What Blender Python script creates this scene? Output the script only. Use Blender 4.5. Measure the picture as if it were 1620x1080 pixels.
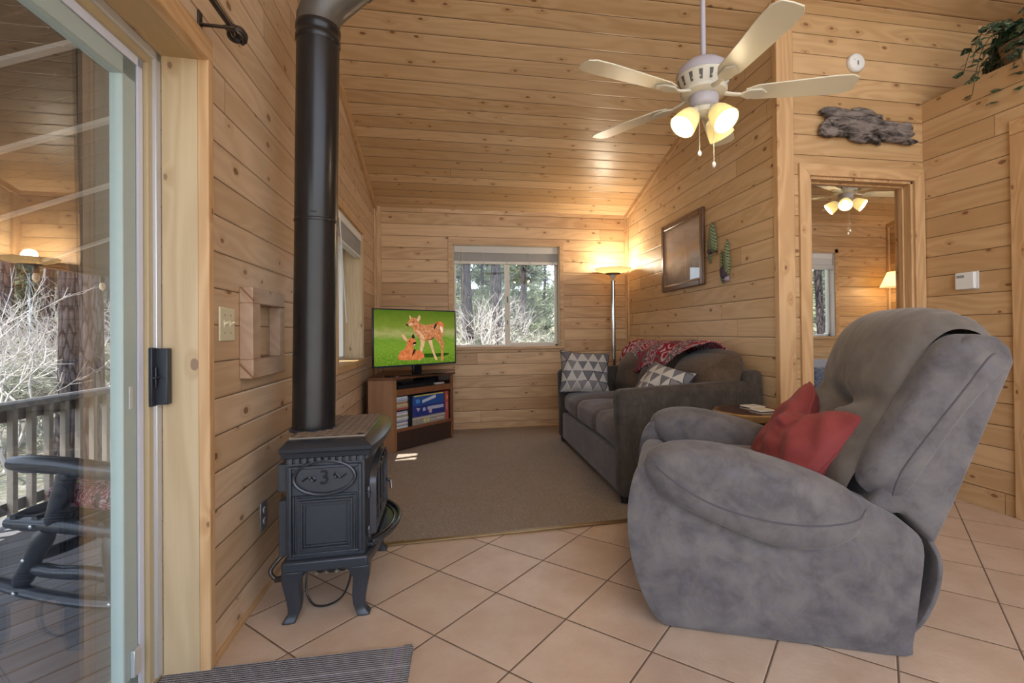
import bpy, bmesh, math, random
from mathutils import Vector, Matrix, noise as mnoise
R = math.radians
PI = math.pi
for o in list(bpy.data.objects): bpy.data.objects.remove(o)
SC = bpy.context.scene
COL = SC.collection

# ------------------------------------------------------------------ camera
cd = bpy.data.cameras.new('camera'); cam = bpy.data.objects.new('camera', cd); COL.objects.link(cam)
cd.sensor_fit = 'HORIZONTAL'; cd.sensor_width = 36.0
cd.lens = 36.0 * 768.44 / 1620.0
cd.shift_x = -55.1 / 1620.0; cd.shift_y = -18.9 / 1620.0
cd.clip_start = 0.05; cd.clip_end = 400
yaw, pitch, roll = 0.180177, 0.00754, -0.009952
cy_, sy_ = math.cos(yaw), math.sin(yaw)
r0 = Vector((cy_, -sy_, 0)); f0 = Vector((sy_, cy_, 0)); u0 = Vector((0, 0, 1))
fw = f0 * math.cos(pitch) + u0 * math.sin(pitch); up = u0 * math.cos(pitch) - f0 * math.sin(pitch)
rt = r0 * math.cos(roll) + up * math.sin(roll); up = up * math.cos(roll) - r0 * math.sin(roll)
cm = Matrix.Identity(4)
for i in range(3):
    cm[i][0] = rt[i]; cm[i][1] = up[i]; cm[i][2] = -fw[i]
cm[0][3], cm[1][3], cm[2][3] = 0, 0, 1.05
cam.matrix_world = cm
SC.camera = cam

# ------------------------------------------------------------------ world, sun, exposure
w = bpy.data.worlds.new('sky'); SC.world = w; w.use_nodes = True
wn = w.node_tree; wn.nodes.clear()
wo = wn.nodes.new('ShaderNodeOutputWorld'); wb = wn.nodes.new('ShaderNodeBackground'); ws = wn.nodes.new('ShaderNodeTexSky')
ws.sky_type = 'NISHITA'; ws.sun_disc = False; ws.sun_elevation = R(50); ws.sun_rotation = R(200); ws.altitude = 1500; ws.dust_density = 2.0
wmix = wn.nodes.new('ShaderNodeMixRGB'); wmix.inputs[0].default_value = 0.66; wmix.inputs[2].default_value = (4.6, 4.75, 5.0, 1)
wn.links.new(ws.outputs[0], wmix.inputs[1]); wn.links.new(wmix.outputs[0], wb.inputs[0]); wn.links.new(wb.outputs[0], wo.inputs[0])
wb.inputs[1].default_value = 0.58
sl = bpy.data.lights.new('sun', 'SUN'); sl.energy = 10.0; sl.angle = R(0.6); sl.color = (1, 0.95, 0.86)
so = bpy.data.objects.new('sun', sl); COL.objects.link(so)
SUN = Vector((0.33, 0.12, -0.93)).normalized()
so.rotation_euler = SUN.to_track_quat('-Z', 'Y').to_euler(); so.location = (-5, 2, 9)
vs = SC.view_settings; vs.view_transform = 'Standard'; vs.look = 'None'; vs.gamma = 1.0; vs.use_curve_mapping = False
vs.exposure = 0.30

# ------------------------------------------------------------------ node helper
class G:
    def __init__(s, name):
        s.m = bpy.data.materials.new(name); s.m.use_nodes = True; s.nt = s.m.node_tree; s.nt.nodes.clear()
        s.out = s.nt.nodes.new('ShaderNodeOutputMaterial')
        s._tc = None
    def put(s, sock, v):
        if v is None: return
        if isinstance(v, bpy.types.NodeSocket): s.nt.links.new(v, sock)
        else:
            if isinstance(v, (tuple, list)) and len(v) == 3 and sock.type == 'RGBA': v = (*v, 1)
            sock.default_value = v
    def tc(s, which='Object'):
        if s._tc is None: s._tc = s.nt.nodes.new('ShaderNodeTexCoord')
        return s._tc.outputs[which]
    def xyz(s, v=None):
        n = s.nt.nodes.new('ShaderNodeSeparateXYZ'); s.put(n.inputs[0], v if v is not None else s.tc()); return n.outputs[0], n.outputs[1], n.outputs[2]
    def comb(s, x=0.0, y=0.0, z=0.0):
        n = s.nt.nodes.new('ShaderNodeCombineXYZ'); s.put(n.inputs[0], x); s.put(n.inputs[1], y); s.put(n.inputs[2], z); return n.outputs[0]
    def M(s, op, a, b=None, c=None, clamp=False):
        n = s.nt.nodes.new('ShaderNodeMath'); n.operation = op; n.use_clamp = clamp
        s.put(n.inputs[0], a); s.put(n.inputs[1], b); s.put(n.inputs[2], c); return n.outputs[0]
    def lin(s, p):   # sum of (coef, socket)
        acc = None
        for k, q in p:
            t = s.M('MULTIPLY', q, k); acc = t if acc is None else s.M('ADD', acc, t)
        return acc
    def step(s, v, a, b, o0=0.0, o1=1.0):
        n = s.nt.nodes.new('ShaderNodeMapRange'); n.interpolation_type = 'SMOOTHSTEP'
        s.put(n.inputs[0], v); s.put(n.inputs[1], a); s.put(n.inputs[2], b); s.put(n.inputs[3], o0); s.put(n.inputs[4], o1); return n.outputs[0]
    def mix(s, f, a, b, mode='MIX'):
        n = s.nt.nodes.new('ShaderNodeMixRGB'); n.blend_type = mode; s.put(n.inputs[0], f); s.put(n.inputs[1], a); s.put(n.inputs[2], b); return n.outputs[0]
    def ramp(s, f, *st):
        n = s.nt.nodes.new('ShaderNodeValToRGB'); s.put(n.inputs[0], f); e = n.color_ramp.elements
        while len(e) < len(st): e.new(0.5)
        for i, (p, c) in enumerate(st): e[i].position = p; e[i].color = (*c, 1)
        return n.outputs[0]
    def noise(s, v, scale=1.0, detail=3.0, rough=0.5, dist=0.0, col=False):
        n = s.nt.nodes.new('ShaderNodeTexNoise'); s.put(n.inputs['Vector'], v); s.put(n.inputs['Scale'], scale); s.put(n.inputs['Detail'], detail)
        s.put(n.inputs['Roughness'], rough); s.put(n.inputs['Distortion'], dist); return n.outputs[1 if col else 0]
    def vor(s, v, scale=1.0, feat='F1', rnd=1.0):
        n = s.nt.nodes.new('ShaderNodeTexVoronoi'); n.feature = feat; s.put(n.inputs['Vector'], v); s.put(n.inputs['Scale'], scale); s.put(n.inputs['Randomness'], rnd); return n
    def white(s, v):
        n = s.nt.nodes.new('ShaderNodeTexWhiteNoise'); n.noise_dimensions = '3D'; s.put(n.inputs['Vector'], v); return n.outputs[0], n.outputs[1]
    def bump(s, h, strength=0.3, dist=0.01):
        n = s.nt.nodes.new('ShaderNodeBump'); s.put(n.inputs['Height'], h); n.inputs['Strength'].default_value = strength; n.inputs['Distance'].default_value = dist; return n.outputs[0]
    def pbr(s, color, rough=0.5, metal=0.0, normal=None, **kw):
        n = s.nt.nodes.new('ShaderNodeBsdfPrincipled'); s.put(n.inputs['Base Color'], color); s.put(n.inputs['Roughness'], rough); s.put(n.inputs['Metallic'], metal)
        s.put(n.inputs['Normal'], normal)
        for k, v in kw.items(): s.put(n.inputs[k.replace('_', ' ')], v)
        s.nt.links.new(n.outputs[0], s.out.inputs[0]); s.b = n; return s.m

def flat(name, col, rough=0.5, metal=0.0, var=0.0, scale=20, **kw):
    g = G(name); c = col
    if var:
        f = g.noise(g.tc(), scale, 4, .6); c = g.mix(f, tuple(x * (1 - var) for x in col), tuple(min(1, x * (1 + var)) for x in col))
    return g.pbr(c, rough, metal, **kw)

def glow(name, col, strength):
    g = G(name); e = g.nt.nodes.new('ShaderNodeEmission'); g.put(e.inputs[0], col); e.inputs[1].default_value = strength
    g.nt.links.new(e.outputs[0], g.out.inputs[0]); return g.m

def wood(name, across, along, pitch=0.127, off=0.0, c1=(.63, .405, .21), c2=(.45, .26, .115), rough=.42, groove=True, knots=1.0, length=3.1, gw=.0028, seed=0.0, dark=(.17, .075, .03)):
    g = G(name); x, y, z = g.xyz(); ax = {'x': x, 'y': y, 'z': z}
    A = ax[across]; L = ax[along]
    others = [k for k in 'xyz' if k not in (across, along)]
    D = ax[others[0]]
    if groove:
        a = g.M('DIVIDE', g.M('SUBTRACT', A, off), pitch); idx = g.M('FLOOR', a); fr = g.M('SUBTRACT', a, idx)
        ed = g.M('MULTIPLY', g.M('MINIMUM', fr, g.M('SUBTRACT', 1.0, fr)), pitch)
        ro, _ = g.white(g.comb(idx, seed + 3.3, 0.0))
        l2 = g.M('ADD', g.M('DIVIDE', L, length), g.M('MULTIPLY', ro, 7.0)); seg = g.M('FLOOR', l2); lf = g.M('SUBTRACT', l2, seg)
        jd = g.M('MULTIPLY', g.M('MINIMUM', lf, g.M('SUBTRACT', 1.0, lf)), length)
        rnd, rc = g.white(g.comb(idx, seg, seed))
        gl = g.M('MULTIPLY', g.step(ed, gw * .4, gw), g.step(jd, .0008, .0018))
        sh = g.M('MULTIPLY', g.step(ed, 0.0, gw * 3.2), 1.0)
    else:
        rnd = g.M('ADD', .5, 0.0); gl = None
    dv = g.comb(g.lin([(1.0, L), (31.0, rnd)]), A if groove else g.M('ADD', A, g.M('MULTIPLY', D, 1.13)), g.lin([(1.0, D), (17.0, rnd)]))
    kx, ky, kz = g.xyz(dv)
    # knots
    kv = g.vor(g.comb(g.M('ADD', g.M('MULTIPLY', kx, 5.2), seed * 13.7), g.M('MULTIPLY', ky, 9.0), 0.0), 1.0)
    kv.voronoi_dimensions = '2D'
    kcol = g.xyz(kv.outputs['Color']); has = g.step(kcol[0], .66, .67)
    rad = g.M('ADD', .035, g.M('MULTIPLY', kcol[1], .075 * knots))
    kd = g.M('ADD', kv.outputs['Distance'], g.M('MULTIPLY', g.M('SUBTRACT', g.noise(g.comb(kx, ky, 0.0), 60, 2), .5), .05))
    kf = g.M('MULTIPLY', g.step(g.M('SUBTRACT', kd, rad), -.018, .016, 1.0, 0.0), has)
    halo = g.M('MULTIPLY', g.step(kd, .04, .34, 1.0, 0.0), has)
    if knots == 0: kf = g.M('MULTIPLY', kf, 0.0); halo = g.M('MULTIPLY', halo, 0.0)
    # grain: warped growth rings
    wv = g.comb(g.M('MULTIPLY', kx, .75), g.M('MULTIPLY', ky, 5.5), g.M('MULTIPLY', kz, 5.5))
    n1 = g.noise(wv, 1.0, 2.0, .45, .25)
    ring = g.M('ADD', g.M('MULTIPLY', g.M('SINE', g.M('ADD', g.M('MULTIPLY', n1, 62.0), g.M('MULTIPLY', halo, 5.0))), .5), .5)
    fine = g.noise(g.comb(g.M('MULTIPLY', kx, 5.0), g.M('MULTIPLY', ky, 260.0), g.M('MULTIPLY', kz, 260.0)), 1.0, 2.0, .6)
    big = g.noise(g.comb(g.M('MULTIPLY', kx, 1.4), g.M('MULTIPLY', ky, 9.0), g.M('MULTIPLY', kz, 9.0)), 1.0, 3.0, .6)
    t = g.lin([(.58, rnd), (.24, ring), (.22, fine), (.34, big)])
    c = g.mix(g.step(t, .28, .98), c1, c2)
    c = g.mix(g.M('MULTIPLY', halo, .30), c, (c2[0] * .86, c2[1] * .72, c2[2] * .55))
    c = g.mix(g.M('MULTIPLY', kf, .86), c, dark)
    h = g.M('ADD', g.M('MULTIPLY', fine, .04), g.M('MULTIPLY', ring, .03))
    if gl is not None:
        c = g.mix(gl, (.10, .052, .022), c)
        h = g.M('ADD', h, g.M('MULTIPLY', sh, 1.0))
    return g.pbr(c, g.M('ADD', rough, g.M('MULTIPLY', fine, .1)), 0.0, g.bump(h, .55, .004), Specular_IOR_Level=.45)

PINE = dict(c1=(.60, .375, .185), c2=(.49, .285, .125))
W_FAR = wood('pine_boards_far', 'z', 'x', .1276, .074, seed=1, length=9)
W_LEFT = wood('pine_boards_left', 'z', 'y', .1210, .12, seed=2, length=9, knots=1.15, c1=(.60, .43, .28), c2=(.46, .305, .175))
W_SOFA = wood('pine_boards_sofa_wall', 'z', 'y', .1255, .006, seed=3, length=1.9, c1=(.66, .47, .28), c2=(.52, .345, .18))
W_DOOR = wood('pine_boards_door_wall', 'z', 'x', .127, -.013, seed=4, length=9, c1=(.57, .37, .19), c2=(.42, .25, .11))
W_RIGHT = wood('pine_boards_right', 'z', 'y', .127, -.009, seed=5, length=9, c1=(.60, .40, .215), c2=(.46, .285, .135))
W_CEIL = wood('pine_boards_ceiling', 'y', 'x', .1336, .107, seed=6, rough=.3, gw=.0034, length=40, knots=.8, c1=(.66, .465, .27), c2=(.50, .32, .16))
T_Z = wood('pine_trim_upright', 'x', 'z', groove=False, seed=11, knots=.7)
T_X = wood('pine_trim_across', 'z', 'x', groove=False, seed=12, knots=.5)
T_Y = wood('pine_trim_along', 'z', 'y', groove=False, seed=13, knots=.5)
T_PALE = wood('pale_pine_post', 'x', 'z', groove=False, seed=14.4, knots=.95, c1=(.55, .42, .26), c2=(.44, .32, .18), dark=(.2, .12, .07))
T_PALEY = wood('pale_pine_head', 'x', 'y', groove=False, seed=15.2, knots=.8, c1=(.50, .36, .18), c2=(.41, .27, .12))
T_GREY = wood('weathered_pine', 'z', 'y', groove=False, seed=16, knots=.4, c1=(.44, .30, .20), c2=(.34, .215, .135))

# ------------------------------------------------------------------ mesh helper
class MB:
    def __init__(s, M=None):
        s.bm = bmesh.new(); s.M = M or Matrix.Identity(4); s.mi = 0; s.uv = s.bm.loops.layers.uv.new('UVMap')
    def add(s, V, F, uvs=None):
        vv = [s.bm.verts.new(s.M @ Vector(v)) for v in V]
        for f in F:
            try: ff = s.bm.faces.new([vv[i] for i in f])
            except ValueError: continue
            ff.material_index = s.mi; ff.smooth = True
            if uvs:
                for l, i in zip(ff.loops, f): l[s.uv].uv = uvs[i]
        return s
    def box(s, x0, y0, z0, x1, y1, z1):
        V = [(x, y, z) for z in (z0, z1) for y in (y0, y1) for x in (x0, x1)]
        return s.add(V, [(0, 2, 3, 1), (4, 5, 7, 6), (0, 1, 5, 4), (2, 6, 7, 3), (0, 4, 6, 2), (1, 3, 7, 5)])
    def cbox(s, c, d):
        return s.box(*(c[i] - d[i] / 2 for i in range(3)), *(c[i] + d[i] / 2 for i in range(3)))
    def prism(s, poly, a, b, f):   # f(u, v, t) -> xyz
        n = len(poly); V = [f(u, v, a) for u, v in poly] + [f(u, v, b) for u, v in poly]
        F = [tuple(range(n))[::-1], tuple(range(n, 2 * n))] + [(i, (i + 1) % n, n + (i + 1) % n, n + i) for i in range(n)]
        return s.add(V, F)
    def rings(s, rr, cap0=True, cap1=True, closed=True):
        n = len(rr[0]); V = [p for r in rr for p in r]; F = []
        for k in range(len(rr) - 1):
            for i in range(n if closed else n - 1):
                j = (i + 1) % n; F.append((k * n + i, k * n + j, (k + 1) * n + j, (k + 1) * n + i))
        if cap0: F.append(tuple(range(n))[::-1])
        if cap1: F.append(tuple(range((len(rr) - 1) * n, len(rr) * n)))
        return s.add(V, F)
    def lathe(s, prof, seg=28, c=(0, 0, 0), ax=None, cap0=True, cap1=True):
        q = Vector((0, 0, 1)).rotation_difference(Vector(ax)) if ax else None
        rr = []
        for r, z in prof:
            ring = []
            for i in range(seg):
                p = Vector((max(r, 1e-5) * math.cos(2 * PI * i / seg), max(r, 1e-5) * math.sin(2 * PI * i / seg), z))
                if q: p = q @ p
                ring.append(p + Vector(c))
            rr.append(ring)
        return s.rings(rr, cap0, cap1)
    def tube(s, pts, r, seg=8, cap=True, flat=1.0):
        pts = [Vector(p) for p in pts]; n = len(pts); rs = r if isinstance(r, (list, tuple)) else [r] * n
        rr = []; prev = None
        for k in range(n):
            d = (pts[min(k + 1, n - 1)] - pts[max(k - 1, 0)]).normalized()
            if prev is None:
                a = Vector((0, 0, 1)) if abs(d.z) < .9 else Vector((1, 0, 0)); e1 = d.cross(a).normalized()
            else:
                e1 = (prev - d * prev.dot(d)).normalized()
            prev = e1; e2 = d.cross(e1)
            rr.append([pts[k] + rs[k] * (e1 * math.cos(2 * PI * i / seg) + e2 * flat * math.sin(2 * PI * i / seg)) for i in range(seg)])
        return s.rings(rr, cap, cap)
    def grid(s, f, nu, nv, wrapu=False):
        V = []; U = []
        for j in range(nv + 1):
            for i in range(nu + 1): V.append(f(i / nu, j / nv)); U.append((i / nu, j / nv))
        F = [(j * (nu + 1) + i, j * (nu + 1) + i + 1, (j + 1) * (nu + 1) + i + 1, (j + 1) * (nu + 1) + i) for j in range(nv) for i in range(nu)]
        return s.add(V, F, U)
    def rbox(s, c, d, r, n=5, crown=(0, 0, 0), fn=None):   # rounded box with crowned faces
        hx, hy, hz = (q / 2 for q in d)
        def axis(h):
            e = [-h + r * (1 - math.cos(PI / 2 * k / n)) for k in range(n)]
            m = [-(h - r) + 2 * (h - r) * k / 6 for k in range(7)]
            return sorted(set([round(v, 6) for v in e + m] + [round(-v, 6) for v in e]))
        X, Y, Z = axis(hx), axis(hy), axis(hz)
        def P(x, y, z):
            i = Vector((max(-hx + r, min(hx - r, x)), max(-hy + r, min(hy - r, y)), max(-hz + r, min(hz - r, z))))
            q = Vector((x, y, z)) - i
            if q.length > 1e-9: q = q.normalized() * r
            p = i + q; a, b, e = x / hx, y / hy, z / hz
            p.x += crown[0] * (1 - b * b) * (1 - e * e) * a; p.y += crown[1] * (1 - a * a) * (1 - e * e) * b; p.z += crown[2] * (1 - a * a) * (1 - b * b) * e
            p += Vector(c)
            return fn(p) if fn else p
        for A, B, mk in ((X, Y, lambda a, b, sg: P(a, b, sg * hz)), (Y, Z, lambda a, b, sg: P(sg * hx, a, b)), (Z, X, lambda a, b, sg: P(b, sg * hy, a))):
            for sg in (-1, 1):
                V = [mk(a, b, sg) for b in B for a in A]; na = len(A)
                F = [(j * na + i, j * na + i + 1, (j + 1) * na + i + 1, (j + 1) * na + i) for j in range(len(B) - 1) for i in range(na - 1)]
                if sg < 0: F = [f[::-1] for f in F]
                s.add(V, F)
        bmesh.ops.remove_doubles(s.bm, verts=s.bm.verts[:], dist=1e-5)
        return s
    def puff(s, outline, h, f, e=0.0, n=7, p=2.3, h2=None, ctr=None):   # outline in (a, b), thickness along c, f(a, b, c) -> xyz
        N = len(outline); cx = ctr[0] if ctr else sum(q[0] for q in outline) / N; cy = ctr[1] if ctr else sum(q[1] for q in outline) / N
        h2 = h if h2 is None else h2
        rr = []
        ks = [math.sin(PI / 2 * k / n) for k in range(n)]     # 0 .. <1 shrink toward the middle
        def ring(sc, c): return [f(cx + (a - cx) * sc, cy + (b - cy) * sc, c) for a, b in outline]
        lo = []
        for k in range(n):
            t = (k + .12) / (n - 1 + .12); t = t if k else .06
            c = (1 - t ** p) ** (1 / p) if t < 1 else 0
            lo.append((t, c))
        for t, c in lo: rr.append(ring(t, -e - h * c))
        if e > 0: rr.append(ring(1, e))
        for t, c in lo[::-1][(0 if e > 0 else 1):]: rr.append(ring(t, e + h2 * c))
        return s.rings(rr)
    def build(s, name, mats, parent=None, bevel=0.0, sub=0, sharp=38, seg=2):
        bm = s.bm; bmesh.ops.recalc_face_normals(bm, faces=bm.faces[:])
        me = bpy.data.meshes.new(name); bm.to_mesh(me); bm.free()
        for m in (mats if isinstance(mats, (list, tuple)) else [mats]): me.materials.append(m)
        me.set_sharp_from_angle(angle=R(sharp))
        o = bpy.data.objects.new(name, me); COL.objects.link(o)
        if parent: o.parent = parent
        if bevel:
            b = o.modifiers.new('bevel', 'BEVEL'); b.width = bevel; b.segments = seg; b.limit_method = 'ANGLE'; b.angle_limit = R(40); b.harden_normals = False
        if sub:
            q = o.modifiers.new('sub', 'SUBSURF'); q.levels = sub; q.render_levels = sub
        return o

def smooth_outline(pts, k=5):
    n = len(pts); out = []
    for i in range(n):
        p0, p1, p2, p3 = (Vector(pts[(i + j) % n]) for j in (-1, 0, 1, 2))
        for q in range(k):
            t = q / k
            out.append(tuple(.5 * ((2 * p1) + (p2 - p0) * t + (2 * p0 - 5 * p1 + 4 * p2 - p3) * t * t + (3 * p1 - p0 - 3 * p2 + p3) * t ** 3)))
    return out
def spline(pts, k=6):
    n = len(pts); out = []
    for i in range(n - 1):
        p0, p1, p2, p3 = (Vector(pts[max(0, min(n - 1, i + j))]) for j in (-1, 0, 1, 2))
        for q in range(k):
            t = q / k
            out.append(.5 * ((2 * p1) + (p2 - p0) * t + (2 * p0 - 5 * p1 + 4 * p2 - p3) * t * t + (3 * p1 - p0 - 3 * p2 + p3) * t ** 3))
    out.append(Vector(pts[-1])); return out

def thing(name, label, cat, loc=(0, 0, 0), rz=0.0, group=None):
    o = bpy.data.objects.new(name, None); COL.objects.link(o); o.location = loc; o.rotation_euler = (0, 0, rz); o.empty_display_size = .1
    o['label'] = label; o['category'] = cat
    if group: o['group'] = group
    return o
def tag(o, label, cat, group=None, kind=None):
    o['label'] = label; o['category'] = cat
    if group: o['group'] = group
    if kind: o['kind'] = kind
    return o
def struct(o, label=None, cat=None):
    o['kind'] = 'structure'
    if label: o['label'] = label; o['category'] = cat
    return o
def dup(root, loc, rz, label, group=None):
    r = root.copy(); COL.objects.link(r); r.location = loc; r.rotation_euler = (0, 0, rz); r['label'] = label
    if group: r['group'] = group
    for ch in list(root.children):
        c = ch.copy(); COL.objects.link(c); c.parent = r
        for g in list(ch.children):
            d = g.copy(); COL.objects.link(d); d.parent = c
    return r
exec_parts = None

# ------------------------------------------------------------------ plain materials
M_WHITE = flat('white_vinyl', (.72, .72, .70), .35)
M_CREAM = flat('cream_enamel', (.74, .69, .55), .4)
M_FANGREY = flat('pewter_enamel', (.42, .40, .45), .35)
M_ALM = flat('almond_plastic', (.62, .55, .36), .4)
M_TAN = flat('tan_vinyl', (.42, .33, .19), .45)
M_SAGE = flat('grey_green_vinyl', (.36, .43, .40), .5, var=.05, scale=30)
M_ALU = flat('brushed_aluminium', (.62, .64, .68), .35, .6)
M_BLACK = flat('black_plastic', (.012, .012, .014), .35)
M_GLOSSBLK = flat('gloss_black', (.008, .008, .010), .12)
M_IRON = flat('black_cast_iron', (.030, .034, .043), .34, .2, var=.25, scale=120)
M_IRONLT = flat('lighter_cast_iron', (.048, .051, .060), .24, .45)  # slightly lighter, shinier iron that sets off the raised parts
M_PIPE = flat('flue_black', (.024, .022, .022), .27, .45, var=.15, scale=8)
M_PIPEGREY = flat('flue_grey_brown', (.10, .088, .075), .4, .3)
M_CHROME = flat('chrome', (.55, .57, .62), .08, 1.0)
M_BRASS = flat('old_brass', (.28, .19, .09), .38, .8)
M_BRONZE = flat('oil_rubbed_bronze', (.055, .040, .032), .38, .5)
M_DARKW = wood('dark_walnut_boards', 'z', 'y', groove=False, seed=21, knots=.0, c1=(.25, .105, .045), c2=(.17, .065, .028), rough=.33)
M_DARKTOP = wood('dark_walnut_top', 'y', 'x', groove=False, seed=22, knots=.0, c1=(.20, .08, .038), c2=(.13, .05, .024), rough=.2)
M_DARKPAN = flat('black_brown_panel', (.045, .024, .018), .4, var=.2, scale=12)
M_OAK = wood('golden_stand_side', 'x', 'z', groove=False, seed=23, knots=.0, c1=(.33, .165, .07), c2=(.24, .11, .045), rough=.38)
def glassmat(name, tint, refl, rough=0.0):
    g = G(name); t = g.nt.nodes.new('ShaderNodeBsdfTransparent'); g.put(t.inputs[0], tint)
    q = g.nt.nodes.new('ShaderNodeBsdfGlossy'); q.inputs['Roughness'].default_value = rough; g.put(q.inputs[0], (1, 1, 1))
    m = g.nt.nodes.new('ShaderNodeMixShader'); m.inputs[0].default_value = refl
    g.nt.links.new(t.outputs[0], m.inputs[1]); g.nt.links.new(q.outputs[0], m.inputs[2]); g.nt.links.new(m.outputs[0], g.out.inputs[0]); return g.m
GLASS = glassmat('window_glass', (.97, .98, .98), .012)
GLASS_DOOR = glassmat('coated_door_glass', (.92, .95, .97), .15)
GLASS_PIC = glassmat('picture_glass', (.97, .97, .97), .07)

# tile floor
g = G('beige_diagonal_tile'); x, y, z = g.xyz()
TS, TP, TX, TY = .33282, -.77744, -.32841, 1.98192
cp, sp = math.cos(TP), math.sin(TP)
dx = g.M('SUBTRACT', x, TX); dy = g.M('SUBTRACT', y, TY)
ti = g.M('DIVIDE', g.lin([(cp, dx), (sp, dy)]), TS); tj = g.M('DIVIDE', g.lin([(-sp, dx), (cp, dy)]), TS)
ii = g.M('FLOOR', ti); jj = g.M('FLOOR', tj); fi = g.M('SUBTRACT', ti, ii); fj = g.M('SUBTRACT', tj, jj)
ed = g.M('MULTIPLY', g.M('MINIMUM', g.M('MINIMUM', fi, g.M('SUBTRACT', 1.0, fi)), g.M('MINIMUM', fj, g.M('SUBTRACT', 1.0, fj))), TS)
wob = g.M('MULTIPLY', g.M('SUBTRACT', g.noise(g.comb(x, y, 0.0), 30, 2), .5), .0012)
tl = g.step(g.M('ADD', ed, wob), .0018, .0034)
rn, rc = g.white(g.comb(ii, jj, 1.0))
n1 = g.noise(g.comb(x, y, rn), 5.5, 6, .62); n2 = g.noise(g.comb(x, y, 2.0), 55, 4, .65)
c = g.mix(g.step(n1, .3, .7), (.50, .36, .255), (.60, .47, .36))
c = g.mix(g.M('MULTIPLY', rn, .35), c, (.46, .35, .27)); c = g.mix(g.step(n2, .55, .8, 0, .35), c, (.40, .27, .18))
c = g.mix(tl, (.13, .085, .06), c)
hb = g.M('ADD', g.M('MULTIPLY', g.step(ed, .0015, .006), .5), g.M('MULTIPLY', g.noise(g.comb(x, y, rn), 60, 5, .7), .30))
M_TILE = g.pbr(c, g.mix(tl, (.7, .7, .7), (.36, .36, .36)), 0, g.bump(hb, .7, .004), Specular_IOR_Level=.5)
# carpet
g = G('taupe_carpet'); v = g.tc(); n1 = g.noise(v, 170, 4, .8); n2 = g.noise(v, 5, 6, .65); n3 = g.noise(v, 55, 4, .75)
c = g.mix(g.step(n1, .3, .7), (.20, .16, .125), (.56, .47, .385)); c = g.mix(g.step(n2, .35, .7, 0, .42), c, (.34, .275, .22)); c = g.mix(g.step(n3, .5, .72, 0, .4), c, (.28, .22, .175))
M_CARPET = g.pbr(c, .95, 0, g.bump(g.M('ADD', n1, n3), .8, .012), Specular_IOR_Level=.1)
# decking
M_DECK = wood('grey_deck_boards', 'x', 'y', .14, 0, seed=31, c1=(.27, .255, .265), c2=(.17, .16, .17), knots=.0, length=4.0, gw=.007, rough=.55, dark=(.05, .04, .04))
M_RAIL = flat('taupe_painted_rail', (.30, .255, .205), .6, var=.15, scale=9)
M_RAILTOP = flat('grey_brown_rail_cap', (.15, .135, .125), .55, var=.2, scale=9)
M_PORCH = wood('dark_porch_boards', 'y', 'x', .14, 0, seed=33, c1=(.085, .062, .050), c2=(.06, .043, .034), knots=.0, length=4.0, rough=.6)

# ------------------------------------------------------------------ frames of the two slightly splayed side walls
FL = Matrix.Translation((-.7419, 0, 0)) @ Matrix.Rotation(R(1.337), 4, 'Z')      # local x: into the room, y: along the wall
FR = Matrix.Translation((3.005, 2.682, 0)) @ Matrix.Rotation(R(4.0), 4, 'Z')     # room on the negative x side
def put(o, F): o.matrix_world = F; return o
CSL = -.25; CF = 5.404
def ceil_z(y): return 2.415 + CSL * (y - CF)

# floors
m = MB(); m.box(-.98, -2.2, -.06, 5.7, 5.55, 0.0); struct(m.build('floor', M_TILE))
m = MB(); ce = lambda x: 2.5405 + .039 * (x + .336)
m.prism([(-.80, ce(-.80)), (2.03, ce(2.03)), (2.03, 5.41), (-.87, 5.41)], .0005, .010, lambda u, v, t: (u, v, t))
struct(m.build('carpet', M_CARPET), 'taupe wall-to-wall carpet of the sofa alcove', 'carpet')
m = MB(); m.prism([(-.79, ce(-.79) - .022), (1.95, ce(1.95) - .022), (1.95, ce(1.95) + .006), (-.79, ce(-.79) + .006)], .0005, .0125, lambda u, v, t: (u, v, t))
struct(m.build('trim_1', M_BRASS, bevel=.003))
m = MB(); m.box(2.06, 2.80, .0005, 5.5, 5.40, .010); struct(m.build('carpet', M_CARPET), 'carpet of the bedroom behind the doorway', 'carpet')

# ceiling: one plane falling toward the far wall
m = MB(); z0, z1 = ceil_z(-2.2), ceil_z(5.60)
V = [(-.98, -2.2, z0), (5.75, -2.2, z0), (5.75, 5.60, z1), (-.98, 5.60, z1)]
m.add(V + [(a, b, c + .10) for a, b, c in V], [(0, 1, 2, 3), (7, 6, 5, 4), (0, 4, 5, 1), (1, 5, 6, 2), (2, 6, 7, 3), (3, 7, 4, 0)])
struct(m.build('ceiling', W_CEIL))

# far wall with window opening (alcove) and bedroom window opening
WX0, WX1, WZ0, WZ1 = -.055, 1.135, .905, 2.035
BX0, BX1, BZ0, BZ1 = 3.75, 4.70, .975, 2.03
def wall_x(name, y0, y1, x0, x1, ztop, holes, mat):
    m = MB(); xs = sorted(holes); cur = x0
    for (a, b, c, d) in xs:
        m.box(cur, y0, 0, a, y1, ztop); m.box(a, y0, 0, b, y1, c); m.box(a, y0, d, b, y1, ztop); cur = b
    m.box(cur, y0, 0, x1, y1, ztop)
    return struct(m.build(name, mat))
wall_x('wall_far', 5.404, 5.53, -.98, 5.75, 2.44, [(WX0, WX1, WZ0, WZ1), (BX0, BX1, BZ0, BZ1)], W_FAR)
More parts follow.
